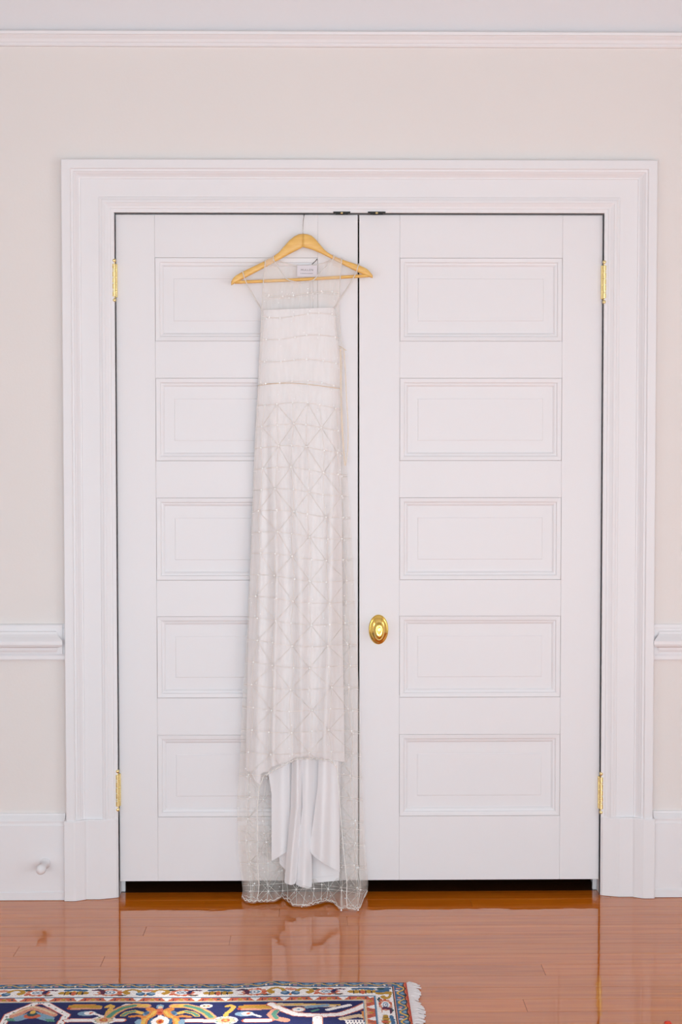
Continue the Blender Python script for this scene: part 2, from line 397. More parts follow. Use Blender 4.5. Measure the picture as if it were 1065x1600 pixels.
# chair rails: flat board, lip and moulded nose with mitred return
def chair_rail(name, s, label):
    xa = s*(OW+0.158); pxm = 60 if s < 0 else 1040
    Z = lambda py: float(at(pxm, py, WY-0.02)[2])
    r = tag(empty(name, (s*1.3, WY, Z(1032))), label, 'chair rail', kind='structure')
    dy = 0 if s < 0 else 0
    def part(nm, prof, x_in, e=0):
        if s < 0: return run_trim(nm, prof, -RX, x_in, None, None, 0, e, r)
        return run_trim(nm, prof, x_in, RX, None, None, -e, 0, r)
    part('back_board', [(Z(1022), 0), (Z(1022), 0.012), (Z(983), 0.012), (Z(981), 0.010), (Z(976), 0.009), (Z(976), 0)], xa)
    part('lower_lip', [(Z(1032), 0), (Z(1032), 0.015), (Z(1030), 0.017), (Z(1025), 0.017), (Z(1022), 0.012), (Z(1022), 0)], xa)
    xs = float(at(97 if s < 0 else 1016.5, 1000, WY-0.02)[0])
    if s < 0: part('face_board', [(Z(1021.8), 0.0122), (Z(1021.8), 0.0175), (Z(978), 0.0175), (Z(976.5), 0.016), (Z(976.5), 0.0122)], xs)
    xn = float(at(76 if s < 0 else 1040, 1000, WY-0.03)[0])
    b0 = 0.0177 if s < 0 else 0.0122
    nose = [(Z(1019), b0), (Z(1019), b0+0.003), (Z(1016), b0+0.006), (Z(1012), b0+0.007), (Z(1011), b0+0.012), (Z(1009.5), b0+0.021), (Z(1006), b0+0.025), (Z(1001), b0+0.025), (Z(998), b0+0.020),
            (Z(994), b0+0.012), (Z(991), b0+0.007), (Z(987), b0+0.005), (Z(986), b0)]
    part('nose_moulding', nose, xn - s*(-1)*0 , 1.05)
    return r
chair_rail('trim_8', -1, 'white chair rail with shaped end above the door stop')
chair_rail('trim_9', 1, 'white chair rail with shaped end on the knob side')

# ================================================================== DOORS
RYS_R = [(403.0, 533.3), (590.8, 720.0), (777.3, 906.0), (962.3, 1089.5), (1147.3, 1275.0)]
GAPX = -0.0038
rows_z = [(float(at(750, a, 0)[2]), float(at(750, b, 0)[2])) for a, b in RYS_R]
def door(name, xl, xr, sl, sr, label, hinge_side, hinge_z):
    d = S(empty(name, ((xl+xr)/2, 0.02, ZB)), label, 'door')
    T = 0.040; g = 0.00015
    box('stile', xl, xl+sl-g, 0, T, ZB, DT, M['trim'], d, 0.0007)
    box('stile', xr-sr+g, xr, 0, T, ZB, DT, M['trim'], d, 0.0007)
    ra, rb = xl+sl, xr-sr
    zs = [DT] + [z for ab in rows_z for z in ab] + [ZB]
    for i in range(0, len(zs), 2):
        box('rail', ra+g, rb-g, 0.0002, T-0.0002, zs[i+1], zs[i], M['trim'], d, 0.0005)
    prof = [(0.0006, 0.004), (0.0006, 0.0014), (0.002, 0.0002), (0.012, 0.0012), (0.0145, 0.0022), (0.016, 0.0055), (0.0215, 0.0065), (0.0245, 0.0085), (0.0262, 0.0095), (0.0265, 0.0128)]
    n = len(prof)
    for z1, z0 in rows_z:
        m = 0.020; q = 0.060
        x0, x1 = ra+m, rb-m; a0, a1 = z0+m, z1-m
        mb = MB()
        mb.box(x0, x1, 0.0118, 0.028, a0, a1)
        p = mb.build('panel', M['trim'], d)
        # raised centre field with a narrow sloped edge
        i0, i1, k0, k1 = ra+q-0.003, rb-q+0.003, z0+q+0.003, z1-q-0.003
        e = 0.0022
        v = [(i0, .0119, k0), (i1, .0119, k0), (i1, .0119, k1), (i0, .0119, k1), (i0+e, .0103, k0+e), (i1-e, .0103, k0+e), (i1-e, .0103, k1-e), (i0+e, .0103, k1-e)]
        build('centre_field', v, [(0, 1, 5, 4), (1, 2, 6, 5), (2, 3, 7, 6), (3, 0, 4, 7), (4, 5, 6, 7), (3, 2, 1, 0)], M['trim'], p)
        # four mitred moulding strips
        cs = [(ra, z0, 1, 1), (rb, z0, -1, 1), (rb, z1, -1, -1), (ra, z1, 1, -1)]
        for s in range(4):
            A, B = cs[s], cs[(s+1) % 4]
            v = [(A[0]+A[2]*dd, yy, A[1]+A[3]*dd) for dd, yy in prof] + [(B[0]+B[2]*dd, yy, B[1]+B[3]*dd) for dd, yy in prof]
            build('moulding_strip', v, [(i, i+1, n+i+1, n+i) for i in range(n-1)] + [tuple(range(n-1, -1, -1)), tuple(range(n, 2*n)), (0, n, 2*n-1, n-1)], M['trim'], p)
    # hinges
    for z0, z1 in hinge_z:
        hx = (xl-0.0035) if hinge_side < 0 else (xr+0.0035)
        c = (hx, -0.0145, (z0+z1)/2); H = (z1-z0)/2; r = 0.0066
        body = H-0.016
        ks = [-1, -0.66, -0.55, -0.18, 0.18, 0.55, 0.66, 1]
        prof2 = [(0.0005, -body)]
        for i in range(len(ks)-1):
            a, b = ks[i]*body, ks[i+1]*body
            prof2 += [(r-0.0028, a+0.0010), (r, a+0.0011), (r, b-0.0011), (r-0.0028, b-0.0010)]
        prof2 += [(0.0005, body)]
        v, f = lathe_vf(prof2, c, 'z', 28)
        hb = build('hinge', v, f, M['hinge_brass'], d, False)
        for sg in (-1, 1):
            fp = [(0.0035, 0), (0.0035, 0.002), (0.003, 0.004), (0.0052, 0.0065), (0.0064, 0.010), (0.0052, 0.0135), (0.002, 0.0158), (0.0003, 0.016)]
            v, f = lathe_vf([(a, sg*b) for a, b in fp], (c[0], c[1], c[2]+sg*body), 'z', 14)
            build('finial', v, f, M['hinge_brass'], hb, True)
        ins = -hinge_side
        lx = (hx-0.0005, hx+ins*0.0085)
        box('leaf', min(lx), max(lx), -0.010, -0.0002, c[2]-body, c[2]+body, M['hinge_brass'], hb, 0.0005)
    return d
HZL = [(float(at(177, 472, -0.0145)[2]), float(at(177, 404, -0.0145)[2])), (float(at(183, 1268, -0.0145)[2]), float(at(183, 1202, -0.0145)[2]))]
HZR = [(float(at(944, 475, -0.0145)[2]), float(at(944, 406.5, -0.0145)[2])), (float(at(938, 1272, -0.0145)[2]), float(at(938, 1206, -0.0145)[2]))]
xs = lambda px: float(at(px, 700, 0)[0])
LXL, LXR = -OW+0.0022, GAPX-0.0024
RXL, RXR = GAPX+0.0024, OW-0.0022
door('door_1', LXL, LXR, xs(243.3)-LXL, LXR-xs(496.5), 'white five-panel door leaf with the dress hanging in front', -1, HZL)
d2 = door('door_2', RXL, RXR, xs(624.0)-RXL, RXR-xs(877.0), 'white five-panel door leaf with an oval brass knob', 1, HZR)
# knob on its oval rose
kc = at(591, 983.5, 0.0)
v, f = lathe_vf([(0.0310, -0.0005), (0.0310, 0.0015), (0.0300, 0.0035), (0.0275, 0.0050), (0.0262, 0.0052), (0.0240, 0.0075), (0.019, 0.0105), (0.013, 0.0122), (0.011, 0.0135), (0.0005, 0.0135)], (kc[0], 0, kc[2]), 'y', 48, 1.0, 1.52)
build('knob_rose', v, f, M['brass'], d2, True)
kp = [(0.0085, 0.012), (0.0075, 0.018), (0.0075, 0.026), (0.0095, 0.030), (0.0135, 0.034), (0.0165, 0.040), (0.0172, 0.046), (0.0160, 0.052), (0.0125, 0.0575), (0.0085, 0.060), (0.0075, 0.0592), (0.004, 0.0605), (0.0003, 0.061)]
v, f = lathe_vf(kp, (kc[0], 0, kc[2]+0.001), 'y', 40, 1.0, 1.0)
v = [(x, y, (z-kc[2])*(1.0 if -y < 0.03 else 1.0 + min(1, (-y-0.03)/0.006)*0.78)+kc[2]) for x, y, z in v]
build('door_knob', v, f, M['brass'], d2, True)

# catch plates at the head of the doors
for px0, px1, lb in ((520.5, 547, 'small black roller catch above the leaf with the dress'), (574.5, 602, 'small black roller catch above the leaf with the knob')):
    a, b = at(px0, 332, -0.02), at(px1, 332, -0.02)
    zc0, zc1 = float(at(px0, 335.2, -0.02)[2]), float(at(px0, 330.6, -0.02)[2])
    r = tag(empty('roller_catch', ((a[0]+b[0])/2, -0.019, zc0)), lb, 'door catch')
    zm = zc0*0.45+zc1*0.55
    box('plate', a[0], b[0], -0.0215, -0.0187, zm-0.001, zc1, M['black'], r, 0.0004)
    box('housing', a[0]+0.008, b[0]-0.008, -0.024, -0.0187, zc0, zm-0.0012, M['black'], r, 0.0006)
    xm = (a[0]+b[0])/2
    v, f = lathe_vf([(0.0002, 0), (0.0028, 0.0005), (0.0028, 0.003), (0.0002, 0.0036)], (xm, -0.0241, zc0+0.0038), 'y', 14, 1.5, 1.0)
    build('roller', v, f, M['hinge_brass'], r, True)

# door stop on the baseboard
bp = at(70.5, 1349, -0.0385)
v, f = lathe_vf([(0.0165, 0.0), (0.0165, 0.003), (0.013, 0.006), (0.0095, 0.012), (0.0085, 0.030), (0.009, 0.050), (0.0125, 0.054), (0.0150, 0.060), (0.0155, 0.066), (0.0145, 0.073), (0.0105, 0.079), (0.005, 0.0815), (0.0003, 0.082)],
               (bp[0], WY-0.0246, bp[2]), 'y', 24)
ds = empty('door_stop', (bp[0], WY-0.0246, bp[2]))
tag(ds, 'round-tipped white door stop screwed to the baseboard', 'door stop')
v = np.array(v).reshape(-1, 24, 3); fa = [(i*24+j, i*24+(j+1) % 24, (i+1)*24+(j+1) % 24, (i+1)*24+j) for i in range(5) for j in range(24)]
build('stem', v[:6].reshape(-1, 3), fa + [tuple(range(23, -1, -1))], M['trim'], ds, True)
nb = len(v)-5
fb = [(i*24+j, i*24+(j+1) % 24, (i+1)*24+(j+1) % 24, (i+1)*24+j) for i in range(nb-1) for j in range(24)]
build('bumper', v[5:].reshape(-1, 3), fb + [tuple((nb-1)*24+j for j in range(24)), tuple(range(23, -1, -1))], M['trim'], ds, True)

# ================================================================== HANGER
HY = -0.030
top_px = [(361, 440), (366, 432), (379, 424.5), (402, 413.5), (425.5, 402), (436, 394), (445, 383.5), (452, 375.5), (459.6, 369.5), (466, 366.3), (473, 365.3),
          (480, 366), (486.5, 368.2), (492.5, 373.5), (498.7, 381), (505, 388.5), (511, 394.3), (523, 401.2), (541, 408), (560, 414), (574, 420.5), (582, 430.5)]
bot_px = [(361, 446), (366, 443.2), (384, 433.6), (405, 422.5), (430, 409.2), (450, 398.2), (473, 386.2), (486.5, 389.8), (500, 395.5), (511, 400.8), (533, 412.3), (560, 426), (574, 431.7), (582, 434.7)]
hroot = empty('clothes_hanger', at(473, 446, HY)); tag(hroot, 'varnished wooden clothes hanger hooked over the top of a door leaf', 'hanger')
def arm(x0, x1):
    xsn = np.linspace(x0, x1, 34); v = []
    for x in xsn:
        t, b = interp(x, top_px), interp(x, bot_px)
        u = abs(x-473)/110.0
        yc = HY + 0.004 - 0.012*u**1.5                 # arms sweep towards the room
        th = 0.0075 - 0.0015*u
        for ang in np.arange(12)*2*math.pi/12 + math.pi/12:
            ca, sa = math.cos(ang), math.sin(ang)
            ca = math.copysign(abs(ca)**0.55, ca); sa = math.copysign(abs(sa)**0.55, sa)
            py = (t+b)/2 - sa*(b-t)/2
            p = at(x, py, yc); p[1] = yc - ca*th
            v.append(p)
    n = 12; m = len(xsn)
    f = [(i*n+j, i*n+(j+1) % n, (i+1)*n+(j+1) % n, (i+1)*n+j) for i in range(m-1) for j in range(n)] + [tuple(range(n-1, -1, -1)), tuple((m-1)*n+j for j in range(n))]
    build('arm', v, f, M['beech'], hroot, True)
arm(361.2, 472.95); arm(473.05, 581.8)
ends = [at(367, 441.2, HY-0.006), at(577, 430.6, HY-0.006)]
mid = (ends[0]+ends[1])/2; mid[1] = HY+0.001; mid[2] -= 0.0005
tube('trouser_bar', catmull([ends[0], mid, ends[1]], 12), 0.0050, M['beech'], hroot, 12)
zt = DT
hk = [at(473, 367, HY+0.004), at(473.2, 352, HY+0.004), at(474, 341, HY+0.008)]
hk += [np.array([at(475, 336, 0)[0], -0.008, zt-0.003]), np.array([at(475, 336, 0)[0], 0.0, zt+0.0018]), np.array([at(475.5, 336, 0)[0], 0.018, zt+0.0020]), np.array([at(476, 336, 0)[0], 0.037, zt+0.0018]), np.array([at(476, 336, 0)[0], 0.045, zt-0.006]), np.array([at(476, 336, 0)[0], 0.046, zt-0.02])]
tube('hook', catmull(hk, 8), 0.0013, M['steel'], hroot, 10)

# ================================================================== DRESS
dress = empty('wedding_dress', at(470, 1405, -0.06)); tag(dress, 'sleeveless ivory wedding dress of beaded sheer tulle over a satin lining', 'dress')
def sstep(a, b, x):
    t = np.clip((np.asarray(x, float)-a)/(b-a), 0, 1); return t*t*(3-2*t)
def poly(pts):
    xs_ = [p[0] for p in pts]; ys_ = [p[1] for p in pts]
    return lambda q: np.interp(q, xs_, ys_)
class Sheet:
    """cloth drawn by its left and right outline x(py), its upper and lower edge py(u), and its depth"""
    def __init__(s, xl, xr, top, bot, depth): s.xl, s.xr, s.top, s.bot, s.depth = xl, xr, top, bot, depth
    def pt(s, u, v):
        a, b = s.top(u), s.bot(u); py = a+(b-a)*v
        px = s.xl(py)+(s.xr(py)-s.xl(py))*u
        y = s.depth(u, v, px, py)
        p = at(px, py, y)
        if p[2] < 0.004: p[2] = 0.004
        return p
    def px(s, u, v):
        a, b = s.top(u), s.bot(u); py = a+(b-a)*v
        return s.xl(py)+(s.xr(py)-s.xl(py))*u, py
    def mesh(s, nu, nv, us=None):
        us = np.linspace(0, 1, nu+1) if us is None else us
        V = [s.pt(u, v) for v in np.linspace(0, 1, nv+1) for u in us]; n = len(us)
        F = [(j*n+i, j*n+i+1, (j+1)*n+i+1, (j+1)*n+i) for j in range(nv) for i in range(n-1)]
        return V, F
def ridge_sum(px, py, ridges):
    t = 0.0
    for line, wd, am in ridges:
        c = np.interp(py, [q[1] for q in line], [q[0] for q in line])
        t += 1.25*am*math.exp(-((px-c)/wd)**2)
    return t
# ---- front lining
RID = [([(418, 480), (424, 620), (428, 760), (432, 900), (430, 1000), (428, 1100), (426, 1200), (424, 1400)], 8, 0.016),
       ([(448, 480), (455, 620), (462, 760), (466, 900), (468, 1000), (472, 1150), (474, 1400)], 9, 0.012),
       ([(490, 480), (488, 620), (480, 760), (474, 900), (470, 1100), (470, 1400)], 7, 0.006),
       ([(512, 480), (520, 620), (521, 760), (519, 900), (516, 1000), (508, 1150), (506, 1400)], 10, 0.018),
       ([(405, 480), (406, 760), (404, 1000), (398, 1250)], 7, 0.009)]
lxl = poly([(470, 409.5), (545, 406), (600, 403.5), (700, 398), (800, 395), (900, 391), (1000, 388), (1100, 385.5), (1250, 383)])
lxr = poly([(470, 521), (520, 526), (560, 531), (620, 531), (700, 532), (800, 534), (1000, 535), (1100, 537), (1250, 539)])
ltop = lambda u: 484.5-4.0*u
lbot = poly([(0, 1203), (0.06, 1209), (0.10, 1221), (0.147, 1226.5), (0.150, 1209), (0.19, 1207), (0.24, 1205), (0.255, 1199), (0.31, 1196), (0.40, 1192), (0.47, 1187), (0.50, 1183.5), (0.62, 1183.5), (0.76, 1184.5), (0.86, 1188), (1, 1191)])
def ldepth(u, v, px, py):
    base = -0.030-0.028*float(sstep(560, 1100, py))
    edge = 1-abs(2*u-1)**6
    return base*(0.55+0.45*edge) - edge*ridge_sum(px, py, RID)*float(sstep(520, 900, py))
lin = Sheet(lxl, lxr, ltop, lbot, ldepth)
V, F = lin.mesh(130, 130, np.concatenate([np.linspace(0, 0.14, 18), [0.143, 0.147], np.linspace(0.151, 1, 110)]))
lf = build('lining', V, F, M['lining'], dress, True); lf['label'] = 'opaque ivory satin underdress'
hem = lambda sh, off: [sh.pt(u, v)+np.array([0, -0.0008, 0]) for u in np.linspace(0.003, 0.997, 90) for v in [1-off/(sh.bot(u)-sh.top(u))]]
tube('lining_hem', hem(lin, 0.8), 0.0009, M['lining'], lf, 5)
# ---- back lining: the longer train that shows below the front hem
def train_panel(name, xl, xr, top, bot, dep, ridges, nu=40, nv=60, off=9, hemline=True):
    def dpt(u, v, px, py):
        return np.interp(py, [q[0] for q in dep], [q[1] for q in dep]) - ridge_sum(px, py, ridges)
    sh = Sheet(poly(xl), poly(xr), top, poly(bot), dpt)
    V, F = sh.mesh(nu, nv); o = build(name, V, F, M['lining'], dress, True)
    if hemline:
        for k, rr in ((0.5, 0.0008), (off, 0.0005)):
            tube('hem_stitch', [sh.pt(u, 1-k/(sh.bot(u)-sh.top(u)))+np.array([0, -0.0006, 0]) for u in np.linspace(0.01, 0.99, 40)], rr, M['lining'], o, 5)
    return o
flat = lambda q: (lambda u: q)
train_panel('train_backing', [(1150, 428), (1340, 436), (1400, 440)], [(1150, 532), (1300, 531), (1400, 529)], flat(1150), [(0, 1350), (0.1, 1360), (0.3, 1378), (0.55, 1380), (1, 1376)],
            [(1150, -0.022), (1400, -0.040)], [([(450, 1150), (452, 1400)], 9, 0.010), ([(500, 1150), (505, 1400)], 12, 0.006)])
train_panel('train_fold', [(1170, 414), (1215, 420), (1240, 424), (1400, 424)], [(1170, 460), (1250, 456), (1400, 448)], flat(1170), [(0, 1346), (0.05, 1345), (0.5, 1338), (1, 1328)],
            [(1170, -0.030), (1400, -0.048)], [([(441, 1170), (440, 1400)], 11, 0.008)], off=8)
train_panel('train_fold', [(1170, 456), (1260, 454), (1330, 448), (1400, 442.5)], [(1170, 475), (1260, 474), (1330, 466), (1400, 461)], flat(1170), [(0, 1378), (0.15, 1381), (0.6, 1383), (0.9, 1381), (1, 1374)],
            [(1170, -0.040), (1400, -0.062)], [([(465, 1170), (464, 1260), (456, 1340), (452, 1400)], 7, 0.020)])
train_panel('train_fold', [(1170, 472), (1260, 472), (1330, 465), (1400, 461)], [(1170, 503), (1260, 496), (1330, 487), (1400, 487)], flat(1170), [(0, 1382), (0.3, 1386), (0.75, 1388.5), (1, 1386)],
            [(1170, -0.038), (1400, -0.060)], [([(480, 1170), (476, 1330), (474, 1400)], 9, 0.016)])
train_panel('train_fold', [(1170, 498), (1230, 496), (1290, 488), (1325, 483), (1400, 483)], [(1170, 528), (1250, 529), (1300, 530), (1400, 531)], flat(1170), [(0, 1326), (0.06, 1333), (0.15, 1338), (0.5, 1350), (1, 1363)],
            [(1170, -0.042), (1400, -0.068)], [([(508, 1170), (503, 1300), (500, 1400)], 11, 0.018), ([(524, 1170), (524, 1400)], 6, 0.004)], off=3)

# ---- tulle overdress, one sheet in front and one behind
txl = poly([(395, 414), (440, 411), (490, 408.5), (545, 405), (600, 402.5), (700, 397), (800, 393), (900, 390), (1000, 385), (1100, 378), (1180, 375), (1260, 369.5), (1340, 373), (1390, 379), (1412, 376)])
txr = poly([(395, 533.5), (440, 531), (490, 529), (525, 531.5), (548, 536), (620, 534), (725, 541), (800, 546.5), (900, 552), (1000, 557), (1080, 560.5), (1180, 564.5), (1260, 567), (1330, 571), (1380, 575), (1425, 572)])
ftop = poly([(0.0, 404), (0.10, 401.5), (0.12, 403), (0.16, 412), (0.22, 424), (0.285, 434), (0.33, 438), (0.48, 441), (0.62, 438.5), (0.66, 435.5), (0.74, 424), (0.82, 412), (0.88, 404), (0.90, 403), (1.0, 407)])
hemb = poly([(0, 1404), (0.04, 1410), (0.15, 1412), (0.27, 1411), (0.32, 1405), (0.37, 1411), (0.41, 1418), (0.52, 1419), (0.60, 1415), (0.68, 1411), (0.74, 1413), (0.79, 1424), (0.86, 1422.5), (0.92, 1424), (0.955, 1419), (0.975, 1404), (1, 1396)])
fbot = poly([(0, 1404), (0.04, 1410), (0.10, 1412), (0.125, 1411), (0.150, 1330), (0.170, 1236), (0.20, 1216), (0.30, 1204), (0.40, 1194), (0.48, 1188), (0.62, 1188), (0.74, 1191), (0.795, 1200), (0.815, 1250), (0.835, 1405), (0.845, 1421), (0.86, 1422.5), (0.92, 1424), (0.955, 1419), (0.975, 1404), (1, 1396)])
TR = [(l, w_*0.9, a_*0.7) for l, w_, a_ in RID] + [([(392, 600), (384, 1100), (384, 1400)], 6, 0.010), ([(545, 640), (548, 1000), (556, 1400)], 7, 0.012), ([(536, 800), (540, 1100), (540, 1400)], 5, 0.008)]
def fdepth(u, v, px, py):
    base = float(np.interp(py, [400, 445, 500, 620, 900, 1200, 1330], [-0.040, -0.046, -0.050, -0.058, -0.082, -0.100, -0.108]))
    e = 1-abs(2*u-1)**5*float(sstep(450, 505, py))
    side = float(np.interp(py, [400, 600, 1000, 1300], [-0.030, -0.024, -0.035, -0.05]))
    y = side + (base-side)*e
    k = float(sstep(500, 800, py))
    y -= e*ridge_sum(px, py, TR)*k*0.8
    y -= e*0.0035*k*math.sin(px*0.55+py*0.004+1.3*math.sin(py*0.006))
    wl = float(sstep(1270, 1400, py))
    if wl > 0:                                     # settle on the floor
        gy = float(ground(px, hemb(u), 0.006)[1])
        y = y*(1-wl) + wl*(gy + (0.012*math.sin(px*0.42)-0.004*math.sin(px*0.9+1))*(1-float(sstep(1385, 1412, py))))
    return y
tf = Sheet(txl, txr, ftop, fbot, fdepth)
btop = poly([(0.0, 404), (0.10, 402), (0.2, 408), (0.35, 413), (0.5, 415), (0.65, 414), (0.8, 410), (0.9, 403), (1.0, 407)])
bbot = lambda u: float(hemb(u))-1.5
def bdepth(u, v, px, py):
    e = 1-abs(2*u-1)**5*float(sstep(450, 505, py))
    side = float(np.interp(py, [400, 600, 1000, 1300], [-0.030, -0.024, -0.035, -0.05]))
    base = float(np.interp(py, [400, 600, 1100, 1405], [-0.014, -0.010, -0.012, -0.030]))
    y = side+(base-side)*e + e*0.003*math.sin(px*0.4+0.003*py)
    wl = float(sstep(1372, 1412, py)); gy = float(ground(px, bbot(u), 0.006)[1])
    return y*(1-wl)+wl*(min(gy, -0.006) + 0.010*math.sin(px*0.40)*(1-float(sstep(1400, 1412, py))))
tb = Sheet(txl, txr, btop, bbot, bdepth)
us = np.unique(np.concatenate([np.linspace(0, 1, 150)]))
V, F = tf.mesh(0, 230, us); o = build('tulle_front', V, F, M['tulle'], dress, True); o['label'] = 'sheer beaded tulle front'; TF = o
V, F = tb.mesh(0, 150, np.linspace(0, 1, 110)); TB = build('tulle_back', V, F, M['tulle'], dress, True)
# gathered inner layer of the train
def gdepth(u, v, px, py):
    w_ = float(sstep(1360, 1408, py)); gy = float(ground(px, hemb(u)-4, 0.006)[1])
    return (-0.020-0.006*math.sin(px*0.36+1))*(1-w_) + w_*(gy+0.014*math.sin(px*0.31+2)*(1-float(sstep(1396, 1408, py))))
tg = Sheet(lambda q: txl(q)+3, lambda q: txr(q)-3, lambda u: 1290.0, lambda u: float(hemb(u))-4-3*math.sin(u*23), gdepth)
V, F = tg.mesh(0, 60, np.linspace(0, 1, 110)); TG = build('tulle_ruffle', V, F, M['tulle'], dress, True)
# shoulders wrapping over the hanger
for a, b, ua, ub in ((0.0, 0.115, 414, 427.5), (0.885, 1.0, 520.5, 533.5)):
    rows = []
    for q in np.linspace(0, 1, 9):
        ang = math.pi*q; row = []
        for u in np.linspace(a, b, 8):
            x, py = tf.px(u, 0); yy = HY-0.002 - 0.0125*math.cos(ang)
            p = at(x, interp(x, top_px)+2, yy); p[2] += 0.0065*math.sin(ang)+0.001; row.append(p)
        rows.append(row)
    V = [p for r_ in rows for p in r_]; F = [(j*8+i, j*8+i+1, (j+1)*8+i+1, (j+1)*8+i) for j in range(8) for i in range(7)]
    build('shoulder', V, F, M['tulle'], dress, True)
    # front drop from the saddle to the sheet
    rows = []
    for q in np.linspace(0, 1, 5):
        rows.append([np.array(V[i])*(1-q)+np.array(tf.pt(u, 0.012))*q+np.array([0, -0.004*math.sin(math.pi*q), 0]) for i, u in enumerate(np.linspace(a, b, 8))])
    V2 = [p for r_ in rows for p in r_]; build('shoulder', V2, [(j*8+i, j*8+i+1, (j+1)*8+i+1, (j+1)*8+i) for j in range(4) for i in range(7)], M['tulle'], dress, True)
# bindings
def binding(pxpts, y, r=0.0013, name='binding', mat='binding', n=10):
    P = [at(q[0], q[1], q[2] if len(q) > 2 else y) for q in pxpts]
    return tube(name, catmull(P, n), r, M[mat], dress, 6)
over = lambda x, dx=0: [(x+dx, interp(x, top_px)-0.6, HY+0.006), (x+dx, interp(x, top_px)-1.5, HY), (x, interp(x, top_px)-0.4, HY-0.011), (x, interp(x, bot_px)*0.5+interp(x, top_px)*0.5, HY-0.0145)]
binding(over(427) + [(431, 412, HY-0.018), (438, 423, HY-0.018), (445.5, 433.5, HY-0.018), (452, 438, HY-0.018), (470, 441, HY-0.018), (486, 438.5, HY-0.018), (492, 435, HY-0.018), (502, 423, HY-0.018), (514, 411, HY-0.017)] + over(521)[::-1], -0.05, 0.0013, 'neckline_binding')
binding([(427.5, 403, HY+0.012), (440, 409, -0.016), (456, 413.5, -0.015), (470, 415, -0.015), (488, 414.3, -0.015), (505, 411, -0.016), (520.5, 404, HY+0.012)], -0.015, 0.0010, 'neckline_binding')
binding(over(414) + [(412.5, 425, HY-0.016), (411.2, 440, HY-0.016), (410, 460, HY-0.012), (408.8, 485, HY-0.006), (407, 520, HY-0.002)], -0.04, 0.0013, 'armhole_binding')
binding(over(533.5) + [(532, 425, HY-0.016), (531, 440, HY-0.016), (530, 460, HY-0.012), (529.3, 490, HY-0.006), (532, 524, HY-0.002), (536.5, 546, HY-0.002)], -0.04, 0.0013, 'armhole_binding')
# lining straps looped over the hanger ends
def strap(x, x2, y2):
    t, b = interp(x, top_px), interp(x, bot_px); s = 1 if x2 > x else -1
    P = [(x2, y2, -0.030), (x+(x2-x)*0.5, b+(y2-b)*0.5, -0.040), (x+s*3.0, b+2, HY-0.0185), (x+s*0.5, (t+b)/2, HY-0.0205), (x-s*1.5, t-0.6, HY-0.014), (x-s*1.7, t-1.2, HY-0.006), (x-s*1, t+2, HY+0.004), (x+s*3, b+3, HY+0.006), (x2, y2-3, -0.020)]
    P = catmull([at(*q) for q in P], 9)
    return tube('strap', P, 0.0014, M['binding'], lf, 6)
strap(380, 409.5, 487); strap(558.5, 522, 483)
# waist seam, side seams and ribbon
def on_front(pxs, lift=0.0012, r=0.0010, mat='gold_thread', name='seam'):
    P = []
    for x, py in pxs:
        u = float((x-txl(py))/(txr(py)-txl(py))); u = min(max(u, 0), 1)
        v_ = float((py-ftop(u))/(fbot(u)-ftop(u))); p = tf.pt(u, v_); p = np.array(p); p[1] -= lift; P.append(p)
    return tube(name, P, r, M[mat], TF, 5)
wc = poly([(402.5, 602.5), (420, 600), (450, 598.6), (475, 600), (500, 603), (533.5, 607.5)])
on_front([(x, float(wc(x))) for x in np.linspace(402.8, 533.5, 60)], 0.0012, 0.0010, 'gold_thread', 'waist_seam')
def ribbon(pts, wpx, name='ribbon'):
    pts = catmull(pts, 10); V = []
    for x, py, y in pts:
        V += [at(x-wpx/2, py, y), at(x, py, y-0.0008), at(x+wpx/2, py, y)]
    n = len(pts); F = [(i*3+j, i*3+j+1, i*3+3+j+1, i*3+3+j) for i in range(n-1) for j in range(2)]
    return build(name, V, F, M['ribbon'], dress, True)
ribbon([(531.5, 545, -0.056), (532.3, 575, -0.060), (532.6, 610, -0.062), (533.5, 650, -0.064), (535.5, 690, -0.066), (538.5, 727, -0.068)], 2.6)
ribbon([(537, 546, -0.056), (539, 575, -0.056), (541, 620, -0.058), (543.5, 665, -0.060), (543, 700, -0.063), (539.5, 728, -0.067)], 1.8)
ribbon([(530, 541, -0.054), (534, 543.5, -0.060), (540, 547.5, -0.057)], 3.2, 'ribbon_knot')

# ---- label at the back of the neck
lc0, lc1 = at(464.2, 414.8, -0.0185), at(495.2, 432.4, -0.0185)
V = []; nseg = 8
for j in range(2):
    for i in range(nseg+1):
        q = i/nseg; V.append((lc0[0]+(lc1[0]-lc0[0])*q, -0.0185-0.0015*math.sin(math.pi*q), lc0[2] if j == 0 else lc1[2]))
lab = build('neck_label', V, [(i, i+1, nseg+2+i, nseg+1+i) for i in range(nseg)], M['tag'], dress)
lab['label'] = 'small pale grey name label'
sol = lab.modifiers.new('thickness', 'SOLIDIFY'); sol.thickness = 0.0006
def text_mesh(txt, size, cx, cz, y, name, parent, mat, spacing=1.0, width=None):
    cu = bpy.data.curves.new(name, 'FONT'); cu.body = txt; cu.size = size; cu.align_x = 'CENTER'; cu.align_y = 'CENTER'; cu.space_character = spacing; cu.extrude = 0.00005
    o = bpy.data.objects.new(name, cu); col.objects.link(o)
    dg = bpy.context.evaluated_depsgraph_get(); me = bpy.data.meshes.new_from_object(o.evaluated_get(dg))
    v = np.array([q.co[:] for q in me.vertices]); f = [tuple(p.vertices) for p in me.polygons]
    bpy.data.objects.remove(o)
    k = 1 if width is None else width/(v[:, 0].max()-v[:, 0].min())
    W = np.stack([cx+v[:, 0]*k, np.full(len(v), y)-v[:, 2], cz+v[:, 1]], -1)
    return build(name, W, f, mat, parent)
lcx = (lc0[0]+lc1[0])/2; 
